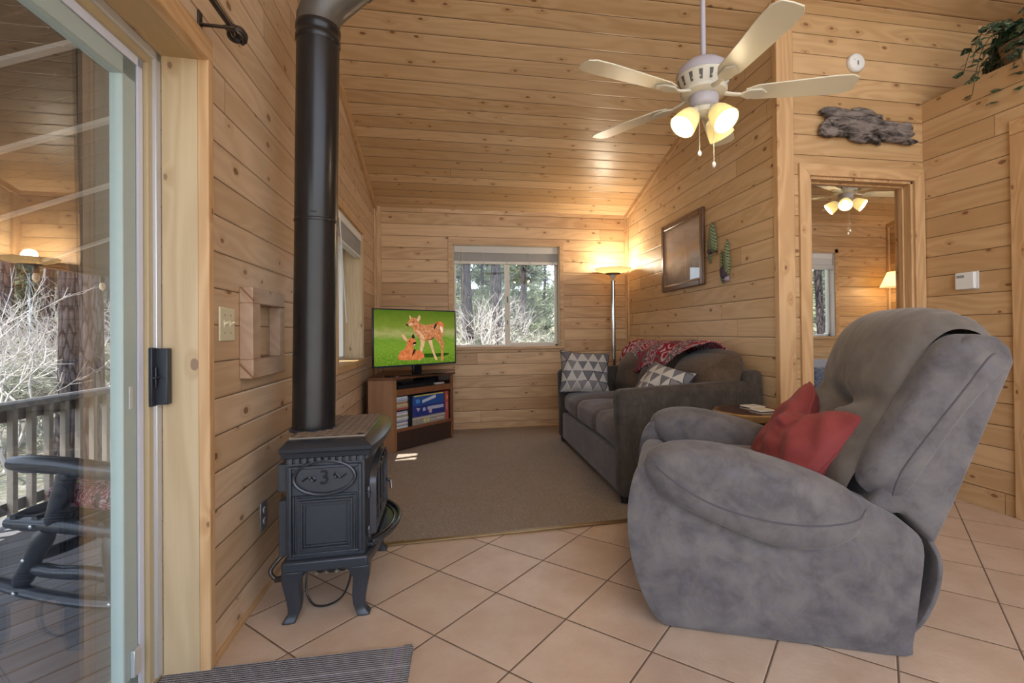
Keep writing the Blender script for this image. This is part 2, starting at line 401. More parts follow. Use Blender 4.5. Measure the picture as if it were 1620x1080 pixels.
# left wall (splayed): solid from the patio opening to the far corner, with the side window opening
LS0, LS1, LZ0, LZ1 = 3.515, 4.60, .835, 1.955
DJ = 1.695; DH = 1.925
def top_prism(m, s0, s1, x0, x1, zb, F):     # wall piece whose top follows the ceiling
    P = []
    for (xx, ss) in ((x0, s0), (x1, s0), (x1, s1), (x0, s1)):
        wy = (F @ Vector((xx, ss, 0))).y
        P.append((xx, ss, ceil_z(wy) + .03))
    Vb = [(a, b, zb) for a, b, c in P]
    m.add(Vb + P, [(3, 2, 1, 0), (4, 5, 6, 7), (0, 1, 5, 4), (1, 2, 6, 5), (2, 3, 7, 6), (3, 0, 4, 7)])
m = MB(); WT = -.20
top_prism(m, DJ, LS0, WT, 0, 0, FL); m.box(WT, LS0, 0, 0, LS1, LZ0); top_prism(m, LS0, LS1, WT, 0, LZ1, FL); top_prism(m, LS1, 5.42, WT, 0, 0, FL)
top_prism(m, -2.0, DJ, WT, 0, DH, FL)
put(struct(m.build('wall_left', W_LEFT)), FL)
# partition between alcove and bedroom, its end post, the doorway wall, the right wall
def ptop(m, x0, x1, y0, y1, zb, zt=None):
    P = [(x0, y0), (x1, y0), (x1, y1), (x0, y1)]
    V = [(a, b, zb) for a, b in P] + [(a, b, (zt if zt else ceil_z(b) + .03)) for a, b in P]
    m.add(V, [(3, 2, 1, 0), (4, 5, 6, 7), (0, 1, 5, 4), (1, 2, 6, 5), (2, 3, 7, 6), (3, 0, 4, 7)])
m = MB(); ptop(m, 1.945, 2.055, 2.69, 5.41, 0); struct(m.build('wall_sofa', W_SOFA))
OX0, OX1, OZ = 2.160, 2.925, 2.015
m = MB(); ptop(m, 2.03, OX0, 2.682, 2.80, 0); ptop(m, OX0, OX1, 2.682, 2.80, OZ); ptop(m, OX1, 3.70, 2.682, 2.80, 0); struct(m.build('wall_door', W_DOOR))
m = MB(); m.box(0, -3.6, 0, .11, 0.05, 2.53); put(struct(m.build('wall_right', W_RIGHT)), FR)
m = MB(); ptop(m, 5.50, 5.60, 2.80, 5.41, 0); struct(m.build('wall_bedroom', wood('pine_boards_bedroom', 'z', 'y', .127, 0, seed=7)))
# loft ledge above the low room on the right, and the wall behind it
m = MB(); m.box(.11, -3.6, 2.44, .62, 0.0, 2.525); put(struct(m.build('trim_2', T_Y)), FR)
m = MB(); m.box(.62, -3.6, 2.40, .72, -.02, 3.9); put(struct(m.build('wall_loft', wood('pine_boards_loft', 'z', 'y', .127, 0, seed=8, c1=(.40, .24, .11), c2=(.32, .18, .08)))), FR)
m = MB(); m.box(.585, -.045, 2.525, .625, 0.0, 2.86); put(struct(m.build('trim_3', T_Z, bevel=.003)), FR)

# corner posts and crown strips
n_tr = [3]
def trim(box, mat, F=None, bev=.004):
    n_tr[0] += 1; m = MB(); m.box(*box); o = struct(m.build('trim_%d' % n_tr[0], mat, bevel=bev))
    if F: put(o, F)
    return o
trim((1.925, 2.655, 0, 2.04, 2.70, 3.13), T_Z)                       # end post of the partition
trim((2.005, 2.664, 0, 2.045, 2.690, 3.11), T_Z, bev=.006)
trim((0, 5.335, 0, .020, 5.40, 2.43), T_Z, FL); trim((-.862, 5.384, 0, -.80, 5.406, 2.425), T_Z)
trim((1.915, 5.384, 0, 1.947, 5.406, 2.43), T_Z); trim((1.925, 5.34, 0, 1.947, 5.404, 2.43), T_Z)
def crown(P0, P1, w, t, mat, side):
    n_tr[0] += 1; m = MB(); P0, P1 = Vector(P0), Vector(P1); d = (P1 - P0).normalized(); n = Vector(side); u = Vector((0, 0, 1))
    rr = []
    for P in (P0, P1): rr.append([P, P + n * t, P + n * t - u * w, P - u * w])
    m.rings(rr); return struct(m.build('trim_%d' % n_tr[0], mat, bevel=.004))
crown((-.868, 5.39, ceil_z(5.39)), (-.741, 0, ceil_z(0)), .055, .028, T_Y, (1, 0, 0))
crown((1.945, 5.39, ceil_z(5.39)), (1.945, 2.70, ceil_z(2.70)), .055, .028, T_Y, (-1, 0, 0))
crown((5.50, 5.39, ceil_z(5.39)), (5.50, 2.81, ceil_z(2.81)), .055, .028, T_Y, (-1, 0, 0))
trim((5.47, 5.37, 0, 5.50, 5.404, 2.43), T_Z)
m = MB(); m.box(-.85, 5.392, .0105, 1.94, 5.404, .022); struct(m.build('baseboard_far', T_X))
m = MB(); m.box(0, DJ + .01, 0, .010, 5.39, .022); put(struct(m.build('baseboard_left', T_Y)), FL)

# ------------------------------------------------------------------ windows
def blind_stack(m, x0, x1, y, z0, z1, n):
    for k in range(n):
        zz = z0 + (z1 - z0) * (k + .5) / n; m.box(x0, y - .013, zz - .0011, x1, y + .013, zz + .0011)
M_SLAT = flat('slat_stack', (.40, .375, .34), .5)
# window 1: far alcove window
o = struct(thing('window_1', 'sliding window in the far wall', 'window'), None)
del o['label'], o['category']
w1 = o; yw = 5.404
m = MB()
for b in ((WX0 - .05, yw - .014, WZ0 - .03, WX0, yw + .002, WZ1 + .05), (WX1, yw - .014, WZ0 - .03, WX1 + .05, yw + .002, WZ1 + .05), (WX0 - .05, yw - .0145, WZ1, WX1 + .05, yw + .002, WZ1 + .05)): m.box(*b)
m.build('window_casing', T_X, w1, bevel=.003)
m = MB(); m.box(WX0 - .005, yw, WZ0 - .004, WX0 + .012, yw + .12, WZ1); m.box(WX1 - .012, yw, WZ0 - .004, WX1 + .005, yw + .12, WZ1); m.box(WX0, yw, WZ1 - .012, WX1, yw + .12, WZ1 + .004)
m.build('window_reveal', T_PALE, w1)
m = MB(); m.box(WX0 - .05, yw - .022, WZ0 - .032, WX1 + .05, yw - .0005, WZ0 + .003); m.box(WX0 - .003, yw - .001, WZ0 - .03, WX1 + .003, yw + .12, WZ0 + .003); m.build('window_sill', T_X, w1, bevel=.006)
fx0, fx1, fz0, fz1 = WX0 + .012, WX1 - .012, WZ0 + .001, WZ1 - .012; xm = .545
m = MB(); yy = yw + .075
m.box(fx0, yy, fz0, fx0 + .022, yy + .04, fz1); m.box(fx1 - .030, yy, fz0, fx1, yy + .04, fz1); m.box(fx0, yy, fz0, fx1, yy + .04, fz0 + .022); m.box(fx0, yy, fz1 - .03, fx1, yy + .04, fz1)
m.box(xm - .025, yy - .012, fz0, xm + .030, yy + .03, fz1); m.box(xm + .030, yy - .006, fz0 + .02, fx1 - .03, yy + .02, fz0 + .044)
m.build('window_frame', flat('pale_vinyl', (.62, .56, .46), .4), w1, bevel=.003)
m = MB(); m.box(xm - .004, yy - .022, 1.40, xm + .008, yy - .012, 1.47); m.box(xm - .002, yy - .018, 1.15, xm + .006, yy - .012, 1.20); m.build('window_latch', M_BLACK, w1, bevel=.002)
m = MB(); m.box(fx0 + .02, yy + .016, fz0 + .02, xm, yy + .02, fz1 - .03); m.box(xm, yy + .006, fz0 + .04, fx1 - .03, yy + .010, fz1 - .03); m.build('pane', GLASS, w1)
# blind of window 1
b = thing('window_blind', 'raised tan mini blind at the top of the far wall window', 'blind', ((WX0 + WX1) / 2, yw + .045, WZ1 - .012))
hw = (WX1 - WX0) / 2 - .014
m = MB(); m.box(-hw, -.028, -.075, hw, .022, 0); m.build('headrail', flat('blind_cream', (.56, .51, .44), .45), b, bevel=.003)
m = MB(); blind_stack(m, -hw, hw, 0, -.165, -.075, 30); m.build('slats', M_SLAT, b)
m = MB(); m.box(-hw, -.018, -.196, hw, .016, -.166); m.build('bottom_rail', flat('blind_pale', (.68, .63, .55), .45), b, bevel=.003)
m = MB(); m.tube([(-hw + .09, -.034, -.03), (-hw + .09, -.036, -.62)], .0035, 6); m.build('wand', M_ALM, b)
for k in range(5):
    m = MB(); m.box(-hw + .06 + k * (2 * hw - .12) / 4 - .004, -.0205, -.19, -hw + .06 + k * (2 * hw - .12) / 4 + .004, -.0185, -.075)
    m.build('lift_cord', bpy.data.materials.get('cord_grey') or flat('cord_grey', (.45, .42, .38), .6), b)
# window 2: left wall window
w2 = struct(thing('window_2', 'x', 'window')); del w2['label'], w2['category']; w2.matrix_world = FL
m = MB()
for bb in ((-.003, LS0 - .05, LZ0 - .02, .022, LS0, LZ1 + .05), (-.003, LS0 - .05, LZ1, .016, LS1 + .05, LZ1 + .05), (-.003, LS1, LZ0, .012, LS1 + .03, LZ1 + .05)): m.box(*bb)
m.build('window_casing', T_Z, w2, bevel=.003)
m = MB(); m.box(-.20, LS1 - .012, LZ0, 0.0, LS1 + .003, LZ1); m.box(-.20, LS0 - .003, LZ0, 0, LS0 + .012, LZ1); m.box(-.20, LS0, LZ1 - .012, 0, LS1, LZ1 + .003); m.build('window_reveal', T_PALE, w2)
m = MB(); m.box(-.205, LS0 - .004, LZ0 - .05, .0, LS1 + .004, LZ0 + .005); m.box(-.002, LS0 - .05, LZ0 - .055, .022, LS1 + .035, LZ0 + .005); m.build('window_sill', T_Y, w2, bevel=.005)
m = MB()
for bb in ((-.20, LS0 + .012, LZ0, -.155, LS0 + .045, LZ1 - .012), (-.20, LS1 - .045, LZ0, -.155, LS1 - .012, LZ1 - .012), (-.20, LS0, LZ0, -.155, LS1, LZ0 + .03), (-.20, LS0, LZ1 - .045, -.155, LS1, LZ1 - .012), (-.19, 4.04, LZ0, -.15, 4.09, LZ1 - .012)): m.box(*bb)
m.build('window_frame', M_WHITE, w2, bevel=.003)
m = MB(); m.box(-.182, LS0 + .04, LZ0 + .02, -.178, LS1 - .04, LZ1 - .04); m.build('pane', GLASS, w2)
b = thing('window_blind', 'white blind bunched at the top of the left wall window beside the stove pipe', 'blind'); b.matrix_world = FL @ Matrix.Translation((-.035, (LS0 + LS1) / 2, LZ1 - .012))
hl = (LS1 - LS0) / 2 - .014
m = MB(); m.box(-.025, -hl, -.060, .034, hl, 0); m.build('headrail', M_WHITE, b, bevel=.003)
m = MB(); rnd = random.Random(4)
for k in range(26):
    zz = -.064 - k * .0046; tl = rnd.uniform(-.006, .006) - k * .0004
    V = [(-.022, -hl, zz + tl), (.024, -hl, zz), (.024, hl, zz - k * .0011), (-.022, hl, zz - tl - k * .0011)]
    m.add(V + [(p[0], p[1], p[2] - .0018) for p in V], [(0, 1, 2, 3), (7, 6, 5, 4), (0, 4, 5, 1), (1, 5, 6, 2), (2, 6, 7, 3), (3, 7, 4, 0)])
m.build('slats', flat('slat_white', (.66, .66, .66), .5), b)
m = MB(); m.box(-.024, -hl, -.204, .026, hl, -.186); m.build('bottom_rail', M_WHITE, b, bevel=.003)
m = MB(); m.tube([(.042, -hl + .10, -.03), (.05, -hl + .13, -.30), (.055, -hl + .26, -.80)], .0045, 6); m.build('wand', flat('clear_wand', (.72, .70, .64), .25), b)
# window 3: bedroom
w3 = struct(thing('window_3', 'x', 'window')); del w3['label'], w3['category']
m = MB(); m.box(BX1, yw - .014, BZ0 - .03, BX1 + .05, yw + .002, BZ1 + .05); m.box(BX0 - .05, yw - .014, BZ1, BX1 + .05, yw + .002, BZ1 + .05); m.box(BX0 - .05, yw - .014, BZ0 - .03, BX0, yw + .002, BZ1 + .05); m.build('window_casing', T_X, w3, bevel=.003)
m = MB(); m.box(BX1 - .012, yw, BZ0, BX1 + .003, yw + .12, BZ1); m.box(BX0 - .003, yw, BZ0, BX0 + .012, yw + .12, BZ1); m.box(BX0, yw, BZ1 - .012, BX1, yw + .12, BZ1 + .003); m.build('window_reveal', flat('white_reveal', (.62, .58, .52), .5), w3)
m = MB(); m.box(BX0 - .05, yw - .02, BZ0 - .032, BX1 + .05, yw + .12, BZ0); m.build('window_sill', T_X, w3, bevel=.005)
m = MB()
for bb in ((BX0 + .012, yw + .075, BZ0, BX0 + .04, yw + .115, BZ1), (BX1 - .042, yw + .075, BZ0, BX1 - .012, yw + .115, BZ1), (BX0, yw + .075, BZ0, BX1, yw + .115, BZ0 + .03), (BX0, yw + .075, BZ1 - .04, BX1, yw + .115, BZ1), (4.20, yw + .07, BZ0, 4.24, yw + .11, BZ1)): m.box(*bb)
m.build('window_frame', M_WHITE, w3, bevel=.003)
m = MB(); m.box(BX0 + .03, yw + .093, BZ0 + .02, BX1 - .03, yw + .097, BZ1 - .03); m.build('pane', GLASS, w3)
b = thing('window_blind', 'white blind rolled up in the bedroom window seen through the doorway', 'blind', ((BX0 + BX1) / 2, yw + .035, BZ1 - .012))
hb_ = (BX1 - BX0) / 2 - .014
m = MB(); m.box(-hb_, -.026, -.06, hb_, .026, 0); m.build('headrail', M_WHITE, b, bevel=.003)
m = MB(); m.tube([(-hb_, 0, -.16), (hb_, 0, -.16)], .036, 14, flat=1.0); m.box(-hb_, -.020, -.15, hb_, .022, -.06); m.build('slats', flat('slat_white_b', (.60, .60, .58), .5), b)

# ------------------------------------------------------------------ patio door (door_1), in the left wall frame
d1 = struct(thing('door_1', 'x', 'door')); del d1['label'], d1['category']; d1.matrix_world = FL
m = MB(); m.box(-.119, DJ - .004, 0, .0, DJ + .010, DH + .01); m.build('door_reveal', T_PALE, d1, bevel=.002)
m = MB(); m.box(-.119, -1.2, DH - .004, .004, DJ + .006, DH + .012); m.build('door_head', T_PALEY, d1, bevel=.002)
m = MB(); m.box(-.02, DJ - .006, .0, .013, DJ + .030, DH + .03); m.build('door_casing', T_Z, d1, bevel=.004)
m = MB(); m.box(-.02, -1.2, DH - .006, .014, DJ + .030, DH + .075); m.build('head_casing', T_Y, d1, bevel=.008)
xo = -.119
m = MB(); m.box(xo - .11, DJ - .052, 0, xo - .010, DJ + .008, DH); m.box(xo - .11, -1.2, DH - .052, xo - .010, DJ, DH + .006); m.build('door_frame', M_TAN, d1, bevel=.003)
m = MB(); m.box(xo - .012, DJ - .030, 0.02, xo, DJ - .004, DH - .004); m.box(xo - .012, -1.2, DH - .030, xo, DJ, DH - .002); m.build('frame_edge', M_ALU, d1, bevel=.002)
m = MB(); m.box(xo - .14, -1.2, -.004, xo - .005, DJ, .022); m.build('door_sill', M_TAN, d1, bevel=.003)
sx = xo - .022
m = MB(); m.box(sx - .012, DJ - .078, .03, sx, DJ - .056, DH - .050); m.box(sx - .012, -1.1, DH - .078, sx, DJ - .056, DH - .050); m.build('glazing_edge', flat('white_glazing_edge', (.62, .64, .74), .4), d1)
m = MB(); m.box(sx - .035, DJ - .145, .026, sx - .002, DJ - .084, DH - .080); m.box(sx - .035, -1.1, DH - .135, sx - .002, DJ - .084, DH - .080); m.box(sx - .035, -1.1, .026, sx - .002, DJ - .084, .085); m.build('sash', M_SAGE, d1, bevel=.003)
m = MB(); m.box(sx - .034, DJ - .084, .03, sx - .006, DJ - .052, DH - .05); m.build('sash_gap', M_BLACK, d1)
m = MB(); m.box(sx - .022, -1.1, .08, sx - .016, DJ - .135, DH - .12); m.build('pane', GLASS_DOOR, d1)
m = MB(); m.box(sx - .002, DJ - .122, .845, sx + .001, DJ - .108, .91); m.build('sash_latch', flat('pale_latch', (.5, .5, .48), .4), d1, bevel=.001)
hx = xo - .010
m = MB(); m.box(hx, DJ - .056, .842, hx + .010, DJ - .018, 1.018); m.box(hx + .006, DJ - .034, .845, hx + .040, DJ - .010, 1.015); m.box(hx + .010, DJ - .060, .925, hx + .022, DJ - .025, .932); m.box(hx + .010, DJ - .046, .895, hx + .016, DJ - .041, .96); m.build('door_handle', flat('black_handle', (.03, .034, .045), .3, .4), d1, bevel=.004)
m = MB(); m.box(sx - .002, DJ - .12, .085, sx + .010, DJ - .088, .16); m.build('panel_lock', M_ALU, d1, bevel=.002)

# ------------------------------------------------------------------ bedroom doorway (door_2) and the cased opening in the right wall (door_3)
d2 = struct(thing('door_2', 'x', 'door')); del d2['label'], d2['category']
yc = 2.682; cw = .075
def mitre(m, x0, x1, zt, w, y0, y1):
    f = lambda u, v, t: (u, t, v)
    m.prism([(x0 - w, 0), (x0, 0), (x0, zt), (x0 - w, zt + w)], y0, y1, f); m.prism([(x1, 0), (x1 + w, 0), (x1 + w, zt + w), (x1, zt)], y0, y1, f)
m = MB(); mitre(m, OX0, OX1, OZ, cw, yc - .018, yc + .001); m.build('door_casing', T_Z, d2, bevel=.003)
m = MB(); m.prism([(OX0, OZ), (OX1, OZ), (OX1 + cw, OZ + cw), (OX0 - cw, OZ + cw)], yc - .0175, yc + .001, lambda u, v, t: (u, t, v)); m.build('head_casing', T_X, d2, bevel=.003)
m = MB(); m.box(OX0 - .004, yc, 0, OX0 + .018, yc + .12, OZ); m.box(OX1 - .018, yc, 0, OX1 + .004, yc + .12, OZ); m.box(OX0, yc, OZ - .018, OX1, yc + .12, OZ + .004)
m.box(OX1 - .030, yc + .05, 0, OX1 - .018, yc + .085, OZ - .018); m.box(OX0 + .018, yc + .05, 0, OX0 + .030, yc + .085, OZ - .018); m.box(OX0 + .018, yc + .05, OZ - .030, OX1 - .018, yc + .085, OZ - .018)
m.build('door_jamb', T_Z, d2, bevel=.002)
d3 = struct(thing('door_3', 'x', 'door')); del d3['label'], d3['category']; d3.matrix_world = FR
m = MB(); m.box(-.020, -.58, 0, .002, -.495, 2.12); m.build('door_casing', T_Z, d3, bevel=.004)
m = MB(); m.box(-.022, -1.6, 2.12, .002, -.495, 2.20); m.build('head_casing', T_Y, d3, bevel=.004)

# ------------------------------------------------------------------ more object helpers
from mathutils.bvhtree import BVHTree
def seam_on(mb, pts, direction, r=.004, far=2.0):
    t = BVHTree.FromBMesh(mb.bm); out = []; d = Vector(direction)
    for p in pts:
        h = t.ray_cast(Vector(p) - d * far, d)
        if h[0] is not None: out.append(h[0] - d * r * .2)
    return out
def circ(n, rx, ry=None, c=(0, 0), a0=0):
    ry = rx if ry is None else ry
    return [(c[0] + rx * math.cos(a0 + 2 * PI * i / n), c[1] + ry * math.sin(a0 + 2 * PI * i / n)) for i in range(n)]
def text_mesh(txt, size, depth, align='CENTER'):
    cu = bpy.data.curves.new('t', 'FONT'); cu.body = txt; cu.size = size; cu.extrude = depth / 2; cu.align_x = align; cu.align_y = 'CENTER'; cu.resolution_u = 3
    o = bpy.data.objects.new('t', cu); COL.objects.link(o); dg = bpy.context.evaluated_depsgraph_get()
    me = bpy.data.meshes.new_from_object(o.evaluated_get(dg)); bpy.data.objects.remove(o); return me

# ------------------------------------------------------------------ stove (cast iron, on four legs) and its flue
st = thing('gas_stove', 'black cast iron stove with numeral 3 in an oval, standing on four legs', 'stove', (-.50, 2.215, 0), R(1.5))
YH = .285; XB, XF = -.135, .140
bowx = lambda y, d, yh: d * (1 - (y / yh) ** 2)
def bowed(yh, xb, xf, d, n=14):
    return [(xb, -yh), *[(xf + bowx(-yh + 2 * yh * k / n, d, yh), -yh + 2 * yh * k / n) for k in range(n + 1)], (xb, yh)]
m = MB(); m.prism(bowed(YH, XB, XF, .012), .225, .600, lambda u, v, t: (u, v, t)); m.build('stove_body', M_IRON, st, bevel=.004)
m = MB(); m.prism(bowed(YH + .022, XB - .012, XF + .012, .030), .186, .228, lambda u, v, t: (u, v, t)); m.build('base_rim', M_IRON, st, bevel=.008)
# top plate with moulded edge
m = MB()
prof = [(.000, .596), (.012, .602), (.016, .618), (.024, .626), (.026, .638), (.018, .644), (.006, .650), (-.012, .660), (-.03, .662)]
rr = []
for dd, zz in prof:
    rr.append([(u, v, zz) for u, v in bowed(YH + .004 + dd, XB - .004 - dd * .4, XF + .006 + dd, .028)])
m.rings(rr); tp = m.build('top_plate', M_IRONLT, st, sharp=30)
# dentils under the top
m = MB()
for k in range(11):
    xx = XB + .012 + k * .0245; m.box(xx, -YH - .014, .580, xx + .014, -YH + .002, .600)
for k in range(20):
    yv = -YH + .014 + k * .029; xx = XF + bowx(yv, .012, YH); m.box(xx - .002, yv, .580, xx + .010, yv + .016, .600)
m.box(XB, -YH - .006, .572, XF, -YH + .002, .580); m.build('dentil_moulding', M_IRON, st, bevel=.001)
# lattice grille let into the top
m = MB()
gx0, gx1, gy0, gy1 = XB + .010, XF - .012, -YH + .045, YH - .045
def clipseg(p, q):
    t0, t1 = 0.0, 1.0
    for a, b, lo, hi in ((p[0], q[0], gx0, gx1), (p[1], q[1], gy0, gy1)):
        d = b - a
        if abs(d) < 1e-9:
            if a < lo or a > hi: return None
        else:
            u0, u1 = (lo - a) / d, (hi - a) / d
            if u0 > u1: u0, u1 = u1, u0
            t0, t1 = max(t0, u0), min(t1, u1)
    return None if t1 - t0 < .03 else ((p[0] + (q[0] - p[0]) * t0, p[1] + (q[1] - p[1]) * t0), (p[0] + (q[0] - p[0]) * t1, p[1] + (q[1] - p[1]) * t1))
for k in range(-16, 30):
    for sg in (1, -1):
        c0 = gy0 + k * .036; sgm = clipseg((gx0 - .3, c0 - sg * .18 - .0), (gx1 + .3, c0 + sg * .34))
        if sgm:
            (a0, b0), (a1, b1) = sgm; m.tube([(a0, b0, .667), (a1, b1, .667)], .0042, 4)
gb = MB(); gb.box(gx0, gy0, .655, gx1, gy1, .664); gb.build('grille_bed', flat('hole_shade_black', (.006, .006, .006), .8), st)  # black plate stands in for the shade inside the lattice holes
for bb in ((gx0 - .008, gy0 - .008, .655, gx0, gy1 + .008, .670), (gx1, gy0 - .008, .655, gx1 + .008, gy1 + .008, .667), (gx0, gy0 - .008, .655, gx1, gy0, .667), (gx0, gy1, .655, gx1, gy1 + .008, .667)): m.box(*bb)
m.build('top_grille', flat('dark_bronze_iron', (.20, .15, .11), .4, .4), st)
# end panel: frame, oval medallion with the numeral, rectangular panel with beaded border
ys = -YH
def frame_y(m, x0, x1, z0, z1, w, y0, y1):
    m.box(x0, y0, z0, x0 + w, y1, z1); m.box(x1 - w, y0, z0, x1, y1, z1); m.box(x0 + w, y0, z0, x1 - w, y1, z0 + w); m.box(x0 + w, y0, z1 - w, x1 - w, y1, z1)
ep = MB(); frame_y(ep, XB + .010, XF - .010, .240, .570, .012, ys - .011, ys + .002)
frame_y(ep, XB + .024, XF - .028, .236, .462, .006, ys - .008, ys + .002)
epo = ep.build('end_panel', M_IRON, st, bevel=.003)
ov = MB(); oc = (.0, .524)
rr = []
for k in range(9):
    a = 2 * PI * k / 8
    rr.append([(oc[0] + (.106 + .007 * math.cos(a)) * math.cos(t), ys - .007 + .009 * math.sin(a), oc[1] + (.062 + .007 * math.cos(a)) * math.sin(t)) for t in [2 * PI * i / 48 for i in range(48)]])
ov.rings(rr, False, False)
ov.prism(circ(40, .102, .058, oc), ys - .002, ys + .002, lambda u, v, t: (u, t, v)); ovo = ov.build('oval_medallion', M_IRONLT, st)
me = text_mesh('3', .074, .016); t3 = bpy.data.objects.new('numeral', me); COL.objects.link(t3); me.materials.append(M_GLOSSBLK); t3.parent = ovo
t3.matrix_local = Matrix.Translation((oc[0], ys - .004, oc[1] - .001)) @ Matrix.Rotation(R(90), 4, 'X')
for sg in (-1, 1):
    m = MB()
    P = [(sg * .030, .006), (sg * .040, .012), (sg * .048, .004), (sg * .040, -.004), (sg * .034, .002)]; Q = [(sg * .044, .010), (sg * .054, -.004), (sg * .066, .002), (sg * .076, .010)]
    for pl in (P, Q): m.tube([(oc[0] + a, ys - .006, oc[1] + b * (1 if sg > 0 else -1)) for a, b in [tuple(q) for q in spline([(a, b, 0) for a, b in pl], 5) for q in [(q[0], q[1])]]], .0036, 6)
    m.build('scroll', M_GLOSSBLK, ovo)
bp = MB()
px0, px1, pz0, pz1 = XB + .038, XF - .034, .250, .452
for k in range(4):
    w = .006 + k * .0; e = k * .0075; dep = (.008, .018, .020, .010)[k]; frame_y(bp, px0 + e, px1 - e, pz0 + e, pz1 - e, .0076, ys - dep, ys + .001)
e = .016
for side in range(4):
    n = 26 if side % 2 else 30
    for k in range(n):
        t = (k + .5) / n
        xx, zz = ((px0 + e + (px1 - px0 - 2 * e) * t, pz0 + e) if side == 0 else (px0 + e + (px1 - px0 - 2 * e) * t, pz1 - e) if side == 2 else (px0 + e, pz0 + e + (pz1 - pz0 - 2 * e) * t) if side == 1 else (px1 - e, pz0 + e + (pz1 - pz0 - 2 * e) * t))
        bp.cbox((xx, ys - .0200, zz), (.0045, .006, .0045))
bp.box(px0 + .03, ys - .004, pz0 + .03, px1 - .03, ys + .001, pz1 - .03); bp.build('beaded_panel', M_IRON, st, bevel=.0012)
# bowed front: arched door with window bars
def on_front(y, z, d): return (XF + bowx(y, .012, YH) + d, y, z)
arch = [(-.205, .262)] + [(-.205 + .0 * k, .262 + .20 * k / 4) for k in range(1, 5)] + [(-.205 * math.cos(PI * k / 20), .462 + .098 * math.sin(PI * k / 20)) for k in range(1, 20)] + [(.205, .462 - .20 * k / 4) for k in range(5)]
m = MB()
def arch_band(m, A, s0, s1, d0, d1, c=(0, .40)):
    f = lambda q, s, d: on_front(c[0] + (q[0] - c[0]) * s, c[1] + (q[1] - c[1]) * s, d)
    rr = []
    for q in A + [A[0]]: rr.append([f(q, s0, d0), f(q, (s0 * .7 + s1 * .3), d1), f(q, (s0 * .3 + s1 * .7), d1), f(q, s1, d0)])
    m.rings(rr, False, False, closed=False)
arch_band(m, arch, 1.0, .86, .000, .022); arch_band(m, arch, .87, .80, .004, .014)
dr = m.build('stove_door', M_IRONLT, st)
m = MB(); pts = [on_front(a * .82, .40 + (b - .40) * .82, .006) for a, b in arch]; cpt = on_front(0, .40, .006)
m.add([cpt] + pts, [(0, i + 1, (i + 1) % len(pts) + 1) for i in range(len(pts))]); m.build('door_glass', M_GLOSSBLK, dr)
m = MB()
for yv in (-.085, 0, .085): m.tube([on_front(yv, .295, .012), on_front(yv, .50, .012)], .006, 6)
for ca in (-.125, -.0425, .0425, .125): m.tube([on_front(ca + .0415 * math.cos(PI * k / 8), .455 + .052 * math.sin(PI * k / 8), .012) for k in range(9)], .005, 6)
m.tube([on_front(-.165 + .33 * k / 8, .345, .012) for k in range(9)], .006, 6); m.build('door_tracery', M_IRONLT, dr)
m = MB(); m.lathe([(.004, -.001), (.009, 0), (.009, .012), (.004, .016)], 12, on_front(.17, .37, .02), (1, 0, 0)); m.tube([on_front(.17, .37, .036), on_front(.175, .33, .040)], .006, 8); m.build('door_latch', M_CHROME, dr)
for zz in (.302, .452):
    m = MB(); m.lathe([(.004, -.022), (.007, -.020), (.007, -.006), (.009, -.004), (.009, .004), (.007, .006), (.007, .018), (.003, .024)], 12, (XF + .012, -YH + .014, zz)); m.build('hinge', M_IRONLT, st)
# ash lip
m = MB(); A = [(XF - .01, -.235)] + [(XF + .012 + .085 * (1 - (abs(y) / .25) ** 2.2), y) for y in [-.24 + .48 * k / 16 for k in range(17)]] + [(XF - .01, .235)]
m.prism(A, .232, .246, lambda u, v, t: (u, v, t)); rim = [(u, v, .250) for u, v in A[1:-1]]; m.tube(rim, .009, 8); m.tube([(u - .022, v * .93, .248) for u, v in A[1:-1]], .005, 6); m.build('ash_lip', M_IRONLT, st, bevel=.003)
# legs
def leg(sx_, sy_):
    m = MB(); xx = (XF - .018) if sx_ > 0 else (XB + .022); yy = sy_ * (YH - .012)
    pts = spline([(xx + sx_ * .000, yy, .190), (xx + sx_ * .004, yy, .150), (xx - sx_ * .004, yy, .085), (xx - sx_ * .004, yy, .035), (xx + sx_ * .012, yy + sy_ * .004, .006)], 5)
    rr = []; n = len(pts)
    for k, p in enumerate(pts):
        t = k / (n - 1); w = .034 * (1 - t) + .015 * t; w += .007 * max(0, (t - .8) / .2)
        wi = w * 1.25 if t < .25 else w
        rr.append([(p.x + a * (wi if a * sx_ < 0 else w), p.y + b * w * .9, p.z) for a, b in ((-1, -1), (-.3, -1.12), (.3, -1.12), (1, -1), (1, 1), (-1, 1))])
    rr.append([(p[0], p[1], .0) for p in rr[-1]]); m.rings(rr); m.build('leg', M_IRON, st, bevel=.003)
for a in (1, -1):
    for b in (1, -1): leg(a, b)
m = MB(); m.prism([(XB + .03, .188), (XF - .03, .188), (XF - .03, .172), (XF - .055, .168), (XF - .075, .182), (XB + .075, .182), (XB + .055, .168), (XB + .03, .172)], -YH - .006, -YH + .006, lambda u, v, t: (u, t, v)); m.build('skirt', M_IRON, st, bevel=.002)
# heat shield behind, with its upper offset box
m = MB(); m.box(XB - .030, -YH + .02, .235, XB + .0, YH - .02, .44); m.box(XB - .030, -YH + .015, .475, XB + .0, YH - .02, .575); m.build('rear_heat_shield', flat('matte_black_sheet', (.022, .024, .03), .5), st, bevel=.002)
